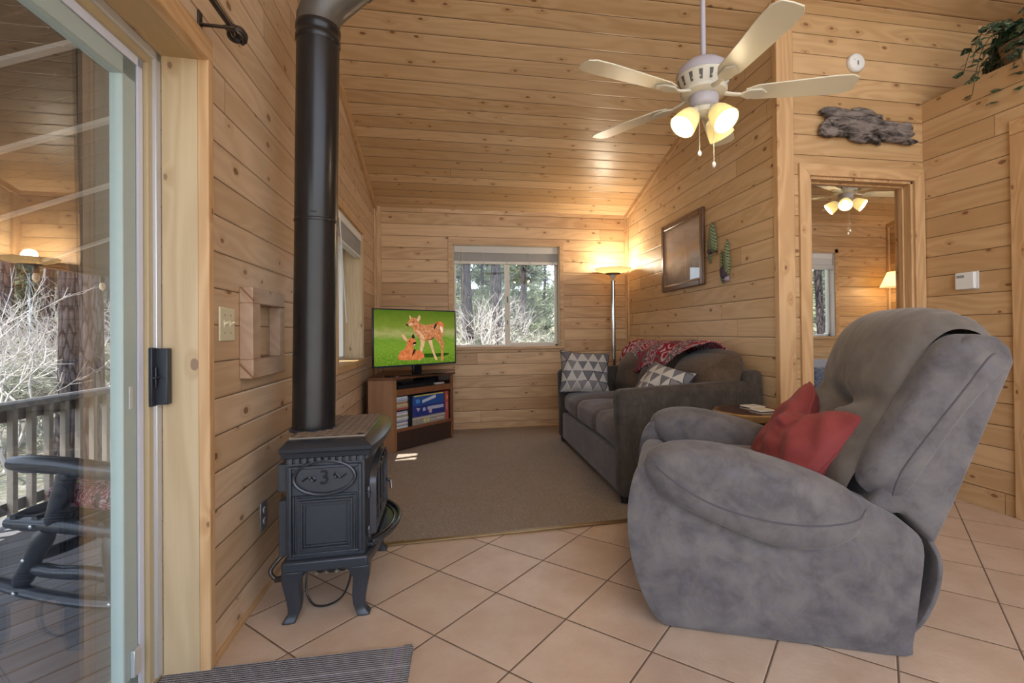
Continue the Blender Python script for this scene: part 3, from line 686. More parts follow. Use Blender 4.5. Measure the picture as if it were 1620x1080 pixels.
# gas valve and its wiring under the firebox
m = MB(); m.box(-.075, -.14, .125, .075, -.02, .165)
for q, c in ((-.045, .018), (-.005, .020), (.035, .018)): m.lathe([(c * .6, -.004), (c, 0), (c, .03), (c * .75, .036)], 14, (q, -.14, .135), (0, -1, 0))
m.build('gas_valve', M_BLACK, st, bevel=.003)
M_NICK = flat('brushed_nickel', (.45, .42, .33), .35, .8)
for q, c in ((-.060, .008), (-.022, .006), (.014, .008), (.055, .007)):
    m = MB(); m.lathe([(c, 0), (c, .02), (c * .5, .024)], 10, (q, -.15, .118 + .2 * c), (0, -1, 0)); m.build('valve_fitting', M_NICK, st)
m = MB(); m.box(-.11, -.12, .13, -.075, -.11, .18); m.build('valve_bracket', M_NICK, st)
m = MB(); m.tube(spline([(-.085, -.15, .16), (-.095, -.17, .10), (-.092, -.18, .05), (-.06, -.20, .012), (-.01, -.20, .006), (.04, -.19, .03), (.065, -.17, .09), (.06, -.15, .14)], 7), .0042, 6); m.build('control_cable', M_BLACK, st)
m = MB(); m.tube(spline([(.06, -.15, .135), (.085, -.16, .118), (.11, -.15, .13), (.112, -.13, .16)], 5), .0022, 5); m.build('white_wire', M_WHITE, st)
m = MB(); m.tube(spline([(XB + .02, -.20, .135), (XB - .03, -.22, .130), (XB - .060, -.22, .14), (XB - .075, -.21, .165), (XB - .05, -.20, .20), (XB - .03, -.19, .215)], 6), .008, 8); m.lathe([(.012, -.012), (.012, .012)], 6, (XB - .045, -.22, .134), (1, 0, .1)); m.build('gas_line', M_BRONZE, st)

fl = thing('stove_pipe', 'tall black stove flue pipe rising from the stove to a grey elbow near the ceiling', 'flue pipe', (-.592, 2.155, .660))
fl.rotation_euler = (0, R(.95), 0)
m = MB(); m.lathe([(.0815, 0), (.0815, .86), (.0825, .865), (.0825, 1.66)], 40); m.build('pipe', M_PIPE, fl)
m = MB(); m.lathe([(.083, 1.60), (.0865, 1.605), (.0865, 1.625), (.084, 1.63), (.084, 1.645), (.0865, 1.65), (.0865, 1.672), (.083, 1.678)], 40, cap0=False, cap1=False); m.build('collar', M_PIPE, fl)
m = MB(); m.lathe([(.0826, .855), (.0842, .858), (.0842, .866), (.0826, .869)], 40, cap0=False, cap1=False); m.box(-.002, -.0842, .885, .022, -.0815, .889); m.build('joint_seam', M_PIPE, fl)
m = MB(); pts = [(0, 0, 1.66), (0, 0, 1.70), (.012, 0, 1.745), (.045, 0, 1.79), (.10, 0, 1.845), (.15, 0, 1.895)]; m.tube(pts, .084, 32); m.build('elbow', M_PIPEGREY, fl)
m = MB(); m.tube([(.142, 0, 1.887), (.158, 0, 1.903)], .088, 32); m.tube([(.17, 0, 1.915), (.186, 0, 1.931)], .088, 32); m.tube([(.15, 0, 1.895), (.19, 0, 1.935), (.215, 0, 1.975), (.222, 0, 2.02), (.222, 0, 2.55)], .084, 32); m.build('upper_pipe', M_PIPEGREY, fl)
m = MB(); m.lathe([(.083, .0), (.092, .001), (.092, .012), (.083, .014)], 36, cap0=False, cap1=False); m.build('flue_ring', M_IRON, fl)

# ------------------------------------------------------------------ left wall fittings (frame FL: x off the wall)
def on_left(name, label, cat, s, z, d=0.0):
    t = thing(name, label, cat); t.matrix_world = FL @ Matrix.Translation((d, s, z)); return t
t = on_left('light_switch', 'almond double toggle switch plate beside the patio door casing', 'light switch', 1.835, 1.092)
m = MB(); m.box(0, -.058, -.058, .007, .058, .058); m.build('switch_plate', M_ALM, t, bevel=.004)
for yv in (-.023, .023):
    m = MB(); m.box(.006, yv - .006, -.012, .0085, yv + .006, .012); tb = m.build('toggle', M_ALM, t, bevel=.001)
    m = MB(); m.tube([(.006, yv, 0), (.020, yv, .008)], [.005, .0038], 8); m.build('toggle_lever', M_ALM, tb)
M_TSC = flat('tan_screw', (.3, .25, .15), .4, .5)
for yv in (-.023, .023):
    for zz in (-.03, .03):
        m = MB(); m.lathe([(.0035, 0), (.003, .0015)], 10, (.0068, yv, zz), (1, 0, 0)); m.build('screw', M_TSC, t)
t = on_left('shadow_frame', 'open weathered pine frame on the boards between switch plate and stove pipe', 'frame', 2.125, 1.062)
hw_, hh = .180, .168; dth = .046
m = MB(); m.box(0, -hw_, -hh + .07, dth, -hw_ + .075, hh - .058); m.build('stile', T_GREY, t, bevel=.003)
m = MB(); m.box(0, hw_ - .058, -hh + .07, dth, hw_, hh - .058); m.build('stile', T_GREY, t, bevel=.003)
m = MB(); m.box(0, -hw_, hh - .058, dth + .001, hw_, hh); m.build('top_rail', T_GREY, t, bevel=.003)
m = MB(); m.box(0, -hw_, -hh, dth + .001, hw_, -hh + .07); m.build('bottom_rail', T_GREY, t, bevel=.003)
t = on_left('power_outlet', 'grey metal outlet plate low on the wall beside the stove', 'power outlet', 2.168, .318)
m = MB(); m.box(0, -.036, -.060, .006, .036, .060); m.build('outlet_plate', flat('steel_plate', (.30, .29, .29), .4, .6), t, bevel=.003)
for zz in (-.022, .022):
    m = MB(); m.prism(circ(16, .016, .014, (0, zz)), .005, .010, lambda u, v, q: (q, u, v)); so_ = m.build('socket', flat('socket_face', (.33, .31, .30), .45), t)
    m = MB(); m.box(.0095, -.007, zz - .004, .0105, -.004, zz + .005); m.box(.0095, .004, zz - .004, .0105, .007, zz + .005); m.build('slot', M_BLACK, so_)
t = on_left('curtain_rod', 'dark bronze curtain rod with caged ball finial above the patio door', 'curtain rod', 1.66, 2.025)
m = MB(); m.tube([(.085, -2.2, .0), (.085, .015, .0)], .0095, 12); m.build('rod', M_BRONZE, t)
m = MB(); m.lathe([(.010, .0), (.014, .004), (.010, .012), (.007, .02)], 12, (.085, .015, 0), (0, 1, 0))
for k in range(6):
    a = PI * k / 6; m.tube([(.085 + .026 * math.sin(q) * math.cos(a + q * .5), .060 - .028 * math.cos(q), .026 * math.sin(q) * math.sin(a + q * .5)) for q in [2 * PI * j / 20 for j in range(21)]], .0042, 6)
m.lathe([(.012, 0), (.006, .010), (.001, .014)], 10, (.085, .088, 0), (0, 1, 0)); m.build('finial', M_BRONZE, t)
m = MB(); m.box(0, -.012, -.055, .006, .012, .03); m.box(0, -.007, -.014, .10, .007, -.008); m.box(.07, -.010, -.016, .10, .010, -.008); m.build('bracket', M_BRONZE, t, bevel=.002)

# woven rug at the patio door
g = G('grey_woven_rug'); x, y, z = g.xyz()
w1_ = g.M('SINE', g.M('MULTIPLY', x, 640.0)); w2_ = g.M('SINE', g.M('ADD', g.M('MULTIPLY', y, 640.0), g.M('MULTIPLY', g.M('SIGN', w1_), 1.57)))
wv = g.M('MULTIPLY', w1_, w2_); nz = g.noise(g.tc(), 60, 2)
sx1 = g.M('MULTIPLY', g.step(x, -.160, -.158), 0.0)
ry = g.white(g.comb(g.M('FLOOR', g.M('MULTIPLY', x, 260.0)), 0.0, 0.0))[1]
c = g.mix(g.step(wv, -.4, .5), (.10, .098, .112), (.40, .39, .41)); c = g.mix(g.step(nz, .4, .7, 0, .4), c, (.18, .175, .19))
band = g.M('MULTIPLY', g.step(x, -.085, -.080), g.step(x, -.012, -.010, 1, 0)); stripe = g.mix(.82, ry, (.27, .27, .30))
c = g.mix(g.M('MULTIPLY', band, .45), c, stripe)
b2 = g.M('MULTIPLY', g.step(y, -.105, -.103), g.step(y, -.094, -.092, 1, 0)); c = g.mix(g.M('MULTIPLY', b2, .5), c, (.42, .42, .46))
M_RUG = g.pbr(c, .9, 0, g.bump(wv, .8, .003), Specular_IOR_Level=.15)
m = MB()
def rugf(u, v):
    x = -.74 * (1 - u); y = -.95 + .95 * v
    return (x, y, .011 + .0012 * mnoise.noise(Vector((x * 9, y * 9, 0))))
m.grid(rugf, 40, 40)
m.box(-.741, -.951, .001, .001, .001, .0095)
for k in range(30): m.tube([(-.002 - random.Random(k).random() * .03, .0, .009), (-.002 - random.Random(k).random() * .03, .008 + .006 * random.Random(k + 9).random(), .007)], .001, 4)
rug = m.build('area_rug', M_RUG); rug.location = (-.158, 1.690, 0); rug.rotation_euler = (0, 0, R(-.8)); tag(rug, 'grey woven mat with striped border on the tiles at the patio door', 'rug')

# ------------------------------------------------------------------ corner TV stand and what is on it
A_ = Vector((-.574, 4.46)); B_ = Vector((-.060, 5.000)); ang = math.atan2(B_.y - A_.y, B_.x - A_.x); W_ = (B_ - A_).length
def loc2(px, py):
    d = Vector((px, py)) - A_; return (d.x * math.cos(ang) + d.y * math.sin(ang), -d.x * math.sin(ang) + d.y * math.cos(ang))
C_, D_, E_ = loc2(-.06, 5.375), loc2(-.795, 5.375), loc2(-.795, 4.46)
ts = thing('tv_stand', 'dark wooden corner stand with two open shelves under the television', 'tv stand', (A_.x, A_.y, .010), ang)
def slab(m, poly, z0, z1): m.prism(poly, z0, z1, lambda u, v, t: (u, v, t))
def panel(m, p, q, th, z0, z1):
    p, q = Vector(p), Vector(q); d = (q - p).normalized(); n = Vector((-d.y, d.x)) * th; slab(m, [tuple(p), tuple(q), tuple(q + n), tuple(p + n)], z0, z1)
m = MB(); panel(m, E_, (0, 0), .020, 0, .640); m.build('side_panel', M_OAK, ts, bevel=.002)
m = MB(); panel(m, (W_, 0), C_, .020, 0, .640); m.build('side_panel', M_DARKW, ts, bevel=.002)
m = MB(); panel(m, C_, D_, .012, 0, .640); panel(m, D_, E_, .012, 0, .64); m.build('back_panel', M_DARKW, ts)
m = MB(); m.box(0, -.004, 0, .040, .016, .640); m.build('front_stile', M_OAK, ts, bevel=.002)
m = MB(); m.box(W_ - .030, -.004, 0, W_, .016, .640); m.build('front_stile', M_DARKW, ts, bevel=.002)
ov_ = lambda s: [(-.012, -.016), (W_ + .02, -.016), (C_[0] + .015, C_[1] - .01), D_, (E_[0] - .0, E_[1] - .016)]
m = MB(); slab(m, ov_(0), .640, .662); m.build('top', M_DARKTOP, ts, bevel=.004)
inn = [(.02, .012), (W_ - .02, .012), (C_[0] - .02, C_[1] - .012), (D_[0], D_[1] - .014), (E_[0] + .02, E_[1] + .012)]
m = MB(); slab(m, inn, .535, .548); m.box(.04, -.002, .492, W_ - .03, .014, .548); m.build('shelf', M_DARKW, ts, bevel=.002)
m = MB(); slab(m, inn, .178, .195); m.box(.04, -.003, .170, W_ - .03, .014, .197); m.build('shelf', M_DARKW, ts, bevel=.002)
m = MB(); m.box(.04, .002, .006, W_ - .03, .014, .172); m.build('kick_panel', M_DARKPAN, ts)
TSM = Matrix.Translation((A_.x, A_.y, .010)) @ Matrix.Rotation(ang, 4, 'Z')
def in_stand(o): o.matrix_world = TSM; return o
def simple(name, label, cat, box, mat, bev=.002, group=None):
    cx, cy, cz = (box[0] + box[3]) / 2, (box[1] + box[4]) / 2, box[2]
    m = MB(); m.box(box[0] - cx, box[1] - cy, 0, box[3] - cx, box[4] - cy, box[5] - box[2]); o = m.build(name, mat, bevel=bev)
    o.matrix_world = TSM @ Matrix.Translation((cx, cy, cz)); tag(o, label, cat, group); return o
# video cases
dvd_cols = [('white', (.62, .62, .64)), ('grey', (.35, .36, .40)), ('white', (.70, .68, .64)), ('slate blue', (.20, .24, .36)), ('pale grey', (.50, .50, .52)), ('white', (.66, .66, .70)), ('olive', (.30, .30, .18)), ('white', (.68, .68, .70)), ('pale lilac', (.52, .50, .60)), ('black', (.04, .04, .05)), ('red', (.45, .11, .09)), ('tan', (.50, .36, .24)), ('pale yellow', (.60, .52, .32)), ('orange brown', (.45, .22, .12)), ('grey', (.42, .42, .44)), ('pale blue', (.45, .52, .68)), ('white', (.70, .70, .72))]
ordn = ['bottom', 'second', 'third', 'fourth', 'fifth', 'sixth', 'seventh', 'eighth', 'ninth', 'tenth', 'eleventh', 'twelfth', 'thirteenth', 'fourteenth', 'fifteenth', 'sixteenth', 'top']
rn_ = random.Random(5)
for k, (cn, cc) in enumerate(dvd_cols):
    zz = .1952 + k * .0168; jx = rn_.uniform(-.004, .004); jy = rn_.uniform(0, .006)
    pos = ('%s case of the stack' % ordn[k]) if k in (0, 16) else '%s from the bottom' % ordn[k]
    simple('video_case', '%s video case, %s, in the left stack inside the stand' % (cn, pos), 'video case', (.052 + jx, .018 + jy, zz, .187 + jx, .205 + jy, zz + .0150), flat('case_' + cn.replace(' ', '_'), cc, .3, var=.25, scale=60), .0015, 'video cases stacked in the tv stand')
simple('upright_binder', 'narrow black upright case beside the stack of video cases', 'case', (.194, .016, .1952, .232, .20, .475), M_BLACK)
def game(label, box, col, marks, name='board_game'):
    o = thing(name, label, 'board game'); cx, cy = (box[0] + box[3]) / 2, box[1]
    o.matrix_world = TSM @ Matrix.Translation((cx, cy, box[2])); w, d, h = box[3] - box[0], box[4] - box[1], box[5] - box[2]
    m = MB(); m.box(-w / 2, 0, 0, w / 2, d, h); m.build('box', flat(name + '_' + label.split()[0], col, .35, var=.3, scale=40), o, bevel=.002)
    for nm, colr, poly in marks:
        m = MB(); m.prism([(-w / 2 + a * w, b * h) for a, b in poly], -.0008, .0004, lambda u, v, t: (u, t, v)); m.build(nm, flat(name + '_mark', colr, .4), o)
    return o
sq = lambda a, b, c, d: [(a, b), (c, b), (c, d), (a, d)]
ringp = [(.36 + .045 * math.cos(PI * k / 8 * 2), .40 + .30 * math.sin(PI * k / 8 * 2)) for k in range(8)]
game('grey and gold boxed game at the bottom of the game pile', (.240, .02, .1952, .655, .30, .268), (.30, .27, .23), [('lid_line', (.52, .48, .38), sq(.0, .74, 1, .88)), ('ring_mark', (.55, .52, .20), ringp), ('ring_mark', (.55, .52, .20), [(a + .10, b) for a, b in ringp]), ('title_strip', (.50, .45, .40), sq(.52, .3, .68, .45)), ('title_strip', (.55, .50, .45), sq(.72, .3, .95, .5))])
game('dark blue boxed game with silver lettering blur in the middle of the pile', (.242, .02, .2685, .655, .30, .372), (.030, .040, .20), [('badge', (.45, .46, .55), [(.10, .85), (.22, .75), (.16, .45)]), ('badge', (.40, .42, .60), sq(.30, .45, .38, .75)), ('title_strip', (.42, .44, .55), sq(.44, .50, .95, .80)), ('badge', (.55, .40, .45), [(.53 + .05 * math.cos(PI * k / 6), .38 + .22 * math.sin(PI * k / 6)) for k in range(12)])])
game('bright blue boxed game with a slanted white band, top of the pile', (.250, .02, .3725, .640, .29, .470), (.025, .085, .30), [('yellow_edge', (.62, .52, .10), sq(.02, .88, .98, 1)), ('slanted_band', (.55, .58, .65), [(.28, .20), (.72, .55), (.72, .85), (.28, .48)]), ('badge', (.10, .28, .62), sq(.08, .25, .2, .6))])
game('red boxed game standing upright at the right end of the shelf', (.662, .02, .1952, .705, .29, .476), (.42, .08, .06), [('badge', (.60, .35, .20), sq(.3, .70, .7, .85)), ('title_strip', (.55, .25, .20), sq(.3, .3, .6, .6))])
simple('black_box', 'black box lying on top of the red upright game', 'box', (.50, .08, .4765, .70, .30, .490), M_BLACK)
simple('disc_player', 'flat black disc player on the upper shelf of the stand', 'disc player', (.075, .015, .5485, .50, .28, .580), M_BLACK, .003)
o = simple('cable_box', 'thin black box lying on the disc player', 'set-top box', (.14, .03, .5803, .52, .27, .603), M_GLOSSBLK, .003)
simple('shelf_backing', 'cream pad at the back of the upper shelf', 'pad', (.16, .30, .5485, .50, .33, .632), flat('cream_backing', (.55, .50, .42), .6))  # pale backing panel at the rear of the open shelf
simple('black_speaker_box', 'black box at the right end of the upper shelf', 'box', (.535, .16, .5485, .70, .30, .628), M_BLACK)
simple('remote_control', 'pale grey remote lying on the upper shelf', 'remote control', (.55, .03, .5485, .66, .075, .566), flat('remote_grey', (.5, .48, .45), .4), .006)

# television
L_ = Vector((-.735, 4.45)); Rr = Vector((-.029, 5.000)); ta = math.atan2(Rr.y - L_.y, Rr.x - L_.x); tw = (Rr - L_).length
tv = thing('television', 'flat television showing two spotted fawns on grass', 'television', (L_.x, L_.y, .672), ta)
zb = .084; zh = .528
m = MB(); m.box(0, 0, zb, tw, .022, zb + zh); m.box(.12, .022, zb + .06, tw - .12, .055, zb + zh - .12); m.build('housing', M_GLOSSBLK, tv, bevel=.004)
m = MB(); m.box(.0, -.003, zb + .0, tw, .001, zb + .016); m.box(0, -.003, zb + zh - .010, tw, .001, zb + zh); m.box(0, -.003, zb, .010, .001, zb + zh); m.box(tw - .010, -.003, zb, tw, .001, zb + zh); m.box(tw / 2 - .02, -.0036, zb + .004, tw / 2 + .02, -.002, zb + .010); m.build('bezel', flat('bezel_blue_black', (.03, .04, .055), .2), tv, bevel=.0015)
g = G('meadow_picture'); uvx, uvy, _ = g.xyz(g.tc('UV'))
ny = g.noise(g.comb(g.M('MULTIPLY', uvx, 4.0), g.M('MULTIPLY', uvy, 3.0), 0.0), 3, 5, .6); nf = g.noise(g.comb(g.M('MULTIPLY', uvx, 60.0), g.M('MULTIPLY', uvy, 26.0), 0.0), 1, 4, .7)
c = g.ramp(g.M('ADD', uvy, g.M('MULTIPLY', g.M('SUBTRACT', ny, .5), .22)), (0, (.045, .13, .005)), (.30, (.12, .23, .02)), (.46, (.10, .20, .02)), (.57, (.30, .29, .10)), (.70, (.15, .20, .025)), (1, (.07, .12, .01)))
c = g.mix(g.M('MULTIPLY', g.step(uvy, .62, .40), g.step(nf, .35, .7, 0, .75)), c, (.21, .29, .035))
em = g.nt.nodes.new('ShaderNodeEmission'); g.put(em.inputs[0], c); em.inputs[1].default_value = .95; g.nt.links.new(em.outputs[0], g.out.inputs[0]); M_MEADOW = g.m
def picmat(n, a, b, sc=60):
    g = G(n); q = g.noise(g.tc(), sc, 3, .6); e = g.nt.nodes.new('ShaderNodeEmission'); g.put(e.inputs[0], g.mix(g.step(q, .35, .68), a, b)); e.inputs[1].default_value = .85; g.nt.links.new(e.outputs[0], g.out.inputs[0]); return g.m
PM = [M_MEADOW, picmat('fawn_tan', (.40, .12, .04), (.62, .27, .12), 45), picmat('fawn_red', (.50, .12, .035), (.66, .22, .08), 30), picmat('fawn_light', (.68, .42, .25), (.60, .31, .15), 40), picmat('fawn_dark', (.02, .012, .01), (.06, .03, .02), 40), picmat('grass_shadow', (.015, .05, .004), (.03, .09, .008), 50), picmat('fawn_cream', (.78, .62, .45), (.72, .52, .36), 60), picmat('fawn_spot', (.70, .45, .30), (.75, .52, .36), 60)]
m = MB(); sw, sh_ = tw - .02, zh - .026; ox, oz = .010, zb + .016
m.mi = 0; m.add([(ox, -.0012, oz), (ox + sw, -.0012, oz), (ox + sw, -.0012, oz + sh_), (ox, -.0012, oz + sh_)], [(0, 1, 2, 3)], [(0, 0), (1, 0), (1, 1), (0, 1)])
def pic(poly, mi, layer, k=3):
    P = []
    for a, b in (smooth_outline(poly, k) if k else poly):
        u = (a + 62) / (985 + 62); top = 148 + 30 * u; bot = 942 - 95 * u
        P.append((ox + sw * u, -.0013 - layer * .00012, oz + sh_ * (1 - (b - top) / (bot - top))))
    m.mi = mi; m.add(P, [tuple(range(len(P)))])
pic([(525, 755), (700, 742), (885, 732), (870, 762), (700, 792), (560, 800)], 5, 0)
pic([(610, 570), (655, 558), (668, 640), (695, 740), (730, 818), (705, 832), (688, 800), (660, 720), (635, 650)], 3, 1)
pic([(690, 520), (725, 560), (745, 590), (778, 640), (785, 720), (780, 830), (815, 835), (815, 740), (822, 620), (800, 545), (790, 480), (740, 460)], 1, 1)
pic([(500, 540), (505, 600), (497, 680), (492, 760), (478, 838), (502, 838), (516, 780), (536, 690), (562, 585), (560, 520)], 3, 1)
pic([(318, 362), (345, 382), (392, 372), (402, 405), (430, 460), (468, 510), (500, 548), (560, 575), (600, 568), (642, 548), (692, 518), (730, 545), (780, 545), (806, 490), (826, 420), (825, 350), (790, 315), (735, 305), (690, 338), (600, 355), (520, 350), (494, 335), (470, 290), (440, 268), (385, 262), (340, 330)], 1, 2)
pic([(735, 308), (790, 318), (824, 352), (822, 400), (790, 372), (748, 350), (712, 340)], 2, 3)
pic([(768, 385), (800, 375), (814, 425), (800, 465), (776, 425)], 6, 4)
pic([(455, 288), (472, 250), (492, 222), (506, 258), (492, 295), (470, 312)], 3, 4); pic([(362, 222), (385, 262), (378, 285), (364, 262)], 3, 4)
pic([(315, 360), (330, 345), (352, 368), (345, 382)], 4, 4); pic([(395, 316), (408, 310), (420, 320), (406, 328)], 4, 5, 2); pic([(350, 350), (395, 325), (400, 360), (370, 372)], 3, 4)
pic([(440, 430), (480, 480), (510, 540), (560, 560), (540, 500), (500, 450)], 3, 3); pic([(590, 565), (640, 545), (690, 516), (660, 552), (630, 560)], 4, 4); pic([(700, 345), (735, 312), (730, 350), (690, 420), (680, 400)], 4, 3)
rs_ = random.Random(8)
for k in range(34):
    a, b = 520 + rs_.random() * 190, 368 + rs_.random() * 120
    pic([(a, b - 4), (a + 5, b), (a, b + 4), (a - 5, b)], 7, 5, 0)
pic([(325, 585), (345, 555), (385, 540), (425, 550), (447, 600), (432, 640), (405, 655), (412, 690), (430, 718), (480, 705), (540, 750), (546, 800), (500, 830), (400, 842), (230, 842), (224, 790), (245, 730), (300, 690), (325, 630)], 2, 6)
pic([(290, 562), (266, 520), (275, 488), (302, 510), (332, 558), (326, 585)], 3, 7); pic([(388, 535), (396, 500), (410, 482), (426, 515), (424, 545)], 4, 7)
pic([(405, 600), (440, 590), (448, 606), (432, 640), (405, 640)], 4, 7); pic([(348, 578), (362, 572), (374, 584), (358, 592)], 4, 8, 2); pic([(410, 628), (438, 624), (432, 636), (412, 640)], 6, 8, 2); pic([(410, 700), (440, 700), (420, 750), (392, 780)], 4, 7)
m.build('screen', PM, tv)
m = MB(); m.box(tw / 2 - .045, -.006, .012, tw / 2 + .045, .03, zb + .010); m.build('stand_neck', M_GLOSSBLK, tv, bevel=.004)
m = MB(); slab(m, smooth_outline([(tw / 2 - .25, -.075), (tw / 2 + .25, -.075), (tw / 2 + .26, .10), (tw / 2 - .26, .10)], 4), 0, .012); m.build('stand_foot', M_GLOSSBLK, tv, bevel=.003)
m = MB(); m.tube(spline([(.10, .03, zb + .05), (.11, .03, .04), (.09, .05, .006), (.05, .06, .004)], 6), .003, 6); m.build('power_cord', M_BLACK, tv)

# torchiere floor lamp
t = thing('floor_lamp', 'chrome torchiere floor lamp with pale dish in the far corner behind the sofa', 'floor lamp', (1.70, 5.19, .010))
m = MB(); m.lathe([(.13, 0), (.135, .008), (.12, .02), (.03, .03), (.024, .05)], 36); m.build('lamp_base', M_CHROME, t)
m = MB(); m.lathe([(.023, .04), (.023, 1.60), (.027, 1.60), (.027, 1.615)], 24); m.build('pole', M_CHROME, t)
m = MB(); m.lathe([(.014, 1.612), (.016, 1.63), (.022, 1.645), (.030, 1.66), (.038, 1.672), (.040, 1.685)], 24); m.build('neck', flat('frosted_neck', (.5, .48, .45), .25), t)
g = G('alabaster_dish'); di = g.nt.nodes.new('ShaderNodeBsdfDiffuse'); di.inputs[0].default_value = (.74, .66, .52, 1); tr_ = g.nt.nodes.new('ShaderNodeBsdfTranslucent'); tr_.inputs[0].default_value = (.80, .68, .48, 1)
a1 = g.nt.nodes.new('ShaderNodeMixShader'); a1.inputs[0].default_value = .45; g.nt.links.new(di.outputs[0], a1.inputs[1]); g.nt.links.new(tr_.outputs[0], a1.inputs[2]); g.nt.links.new(a1.outputs[0], g.out.inputs[0]); M_DISH = g.m
m = MB(); m.lathe([(.04, 1.680), (.085, 1.692), (.085, 1.700), (.14, 1.712), (.19, 1.735), (.205, 1.750), (.200, 1.752), (.185, 1.742), (.135, 1.722), (.03, 1.712)], 44, cap0=True, cap1=True); dsh = m.build('lamp_dish', M_DISH, t)
m = MB(); m.lathe([(.036, 1.679), (.086, 1.690), (.088, 1.694), (.088, 1.698), (.05, 1.697)], 36); m.build('dish_collar', M_BRASS, t)
m = MB(); m.lathe([(.008, 1.713), (.018, 1.716), (.018, 1.735), (.008, 1.742)], 16); m.build('bulb', glow('warm_bulb', (1, .78, .45), 12), t)
pl = bpy.data.lights.new('torchiere_light', 'POINT'); pl.energy = 15; pl.color = (1, .88, .68); pl.shadow_soft_size = .05
po = bpy.data.objects.new('torchiere_light', pl); COL.objects.link(po); po.parent = t; po.location = (0, 0, 1.78)

# ------------------------------------------------------------------ upholstery materials
def suede(name, a, b, c3, sc=7, rough=.85, streak=None, seed=0.0, sheen=.2):
    g = G(name); v = g.tc(); n1 = g.noise(v, sc, 5, .62, .4); n2 = g.noise(v, sc * 3.4, 4, .65); n3 = g.noise(v, 420, 2, .6)
    c = g.mix(g.step(n1, .30, .70), a, b); c = g.mix(g.step(n2, .42, .75, 0, .6), c, c3)
    h = g.M('ADD', g.M('MULTIPLY', n2, .5), g.M('MULTIPLY', n3, .22))
    if streak:
        x, y, z = g.xyz(); s1 = g.noise(g.comb(g.M('MULTIPLY', x, streak[0]), g.M('MULTIPLY', y, streak[1]), g.M('MULTIPLY', z, streak[2])), 1, 4, .7)
        c = g.mix(g.step(s1, .40, .68, 0, .65), c, tuple(q * .55 for q in c3)); h = g.M('ADD', h, g.M('MULTIPLY', s1, .4))
    return g.pbr(c, rough, 0, g.bump(h, .35, .004), Specular_IOR_Level=.2, Sheen_Weight=sheen, Sheen_Roughness=.45)
M_SUEDE = suede('blue_grey_suede', (.082, .072, .074), (.155, .136, .128), (.122, .115, .128), 9)
M_SUEDEIN = suede('taupe_grey_suede', (.105, .088, .076), (.165, .142, .122), (.125, .112, .108), 7)
M_CHEN = suede('brown_grey_chenille', (.045, .035, .027), (.085, .067, .052), (.060, .048, .040), 10, streak=(240, 240, 14), sheen=.12)
M_CHENSEAT = suede('mauve_grey_chenille', (.095, .072, .064), (.140, .112, .100), (.115, .092, .088), 7, streak=(10, 260, 200), sheen=.2)
M_CHENBACK = suede('olive_brown_chenille', (.070, .043, .024), (.125, .083, .052), (.085, .056, .036), 5, streak=(120, 14, 120), sheen=.12)
M_RED = suede('brick_red_cotton', (.215, .040, .040), (.27, .052, .048), (.24, .042, .036), 5, rough=.8, sheen=.06)
M_FOOT = flat('black_wood_foot', (.012, .010, .009), .45)

# ------------------------------------------------------------------ sofa (origin at its near front corner, x toward the wall, y along its length)
sf = thing('sofa', 'brown grey three seat chenille sofa along the boarded wall', 'sofa', (.945, 2.79, .010))
AW = .135; SL = 1.86
def arm_fn(p):
    t = max(0, min(1, p.x / .98)); k = max(0, (p.z - .3) / .4); p.z += .035 * t * k; p.x -= .012 * k * (1 - t); return p
m = MB(); m.rbox((.485, AW / 2, .365), (.965, AW, .65), .045, 5, (0, .008, .006), arm_fn); m.build('arm', M_CHEN, sf)
m = MB(); m.rbox((.485, SL - AW / 2, .365), (.965, AW, .65), .045, 5, (0, .008, .006), arm_fn); m.build('arm', M_CHEN, sf)
m = MB(); m.rbox((.42, SL / 2, .165), (.80, SL - 2 * AW + .02, .25), .022, 4, (.004, 0, 0)); m.build('seat_base', M_CHENSEAT, sf)
m = MB(); m.rbox((.905, SL / 2, .42), (.13, SL - .02, .74), .04, 5); m.build('back_frame', M_CHEN, sf)
cl_ = (SL - 2 * AW) / 3
for k in range(3):
    def cf(p, k=k):
        p.z += .008 * math.sin(p.y * 23 + k) * math.sin(p.x * 9) * (1 if p.z > .4 else 0); p.x += .006 * math.sin(p.y * 14 + k * 2) * (1 if p.x < .2 else 0); return p
    m = MB(); m.rbox((.375, AW + cl_ * (k + .5), .385), (.69, cl_ - .006, .175), .055, 6, (.010, .003, .030), cf); m.build('seat_cushion', M_CHENSEAT, sf)
def bcush(y0, y1, x, z, h, th, tilt, seed, lean=0.0, sag=0.0):
    rng = Vector((seed * 3.1, seed * 1.7, seed))
    yc_, w = (y0 + y1) / 2, (y1 - y0)
    def fn(p):
        q = p - Vector((x, yc_, z)); b = q.y / (w / 2); a = q.z / (h / 2)
        q.x *= (1 - .45 * max(0, a) ** 2 * 1.0) * (1 - .25 * abs(b) ** 3); q.z -= .035 * abs(b) ** 3 * (a > 0); q.z += sag * b * (a > 0)
        n = mnoise.noise((q * 5.5) + rng) * .022 + mnoise.noise((q * 13) + rng) * .008
        q.x += n; q.z += n * .6
        q = Matrix.Rotation(tilt, 3, 'Y') @ q; q.y += lean * q.z
        return q + Vector((x, yc_, z))
    m = MB(); m.rbox((x, yc_, z), (th, w, h), min(th, h) * .46, 7, (.05, .012, .02), fn); m.build('back_cushion', M_CHENBACK, sf)
bcush(.06, .80, .775, .675, .47, .25, R(20), 1, .0, -.015); bcush(.70, 1.26, .730, .67, .48, .24, R(20), 2); bcush(1.20, 1.78, .700, .675, .48, .25, R(18), 3)
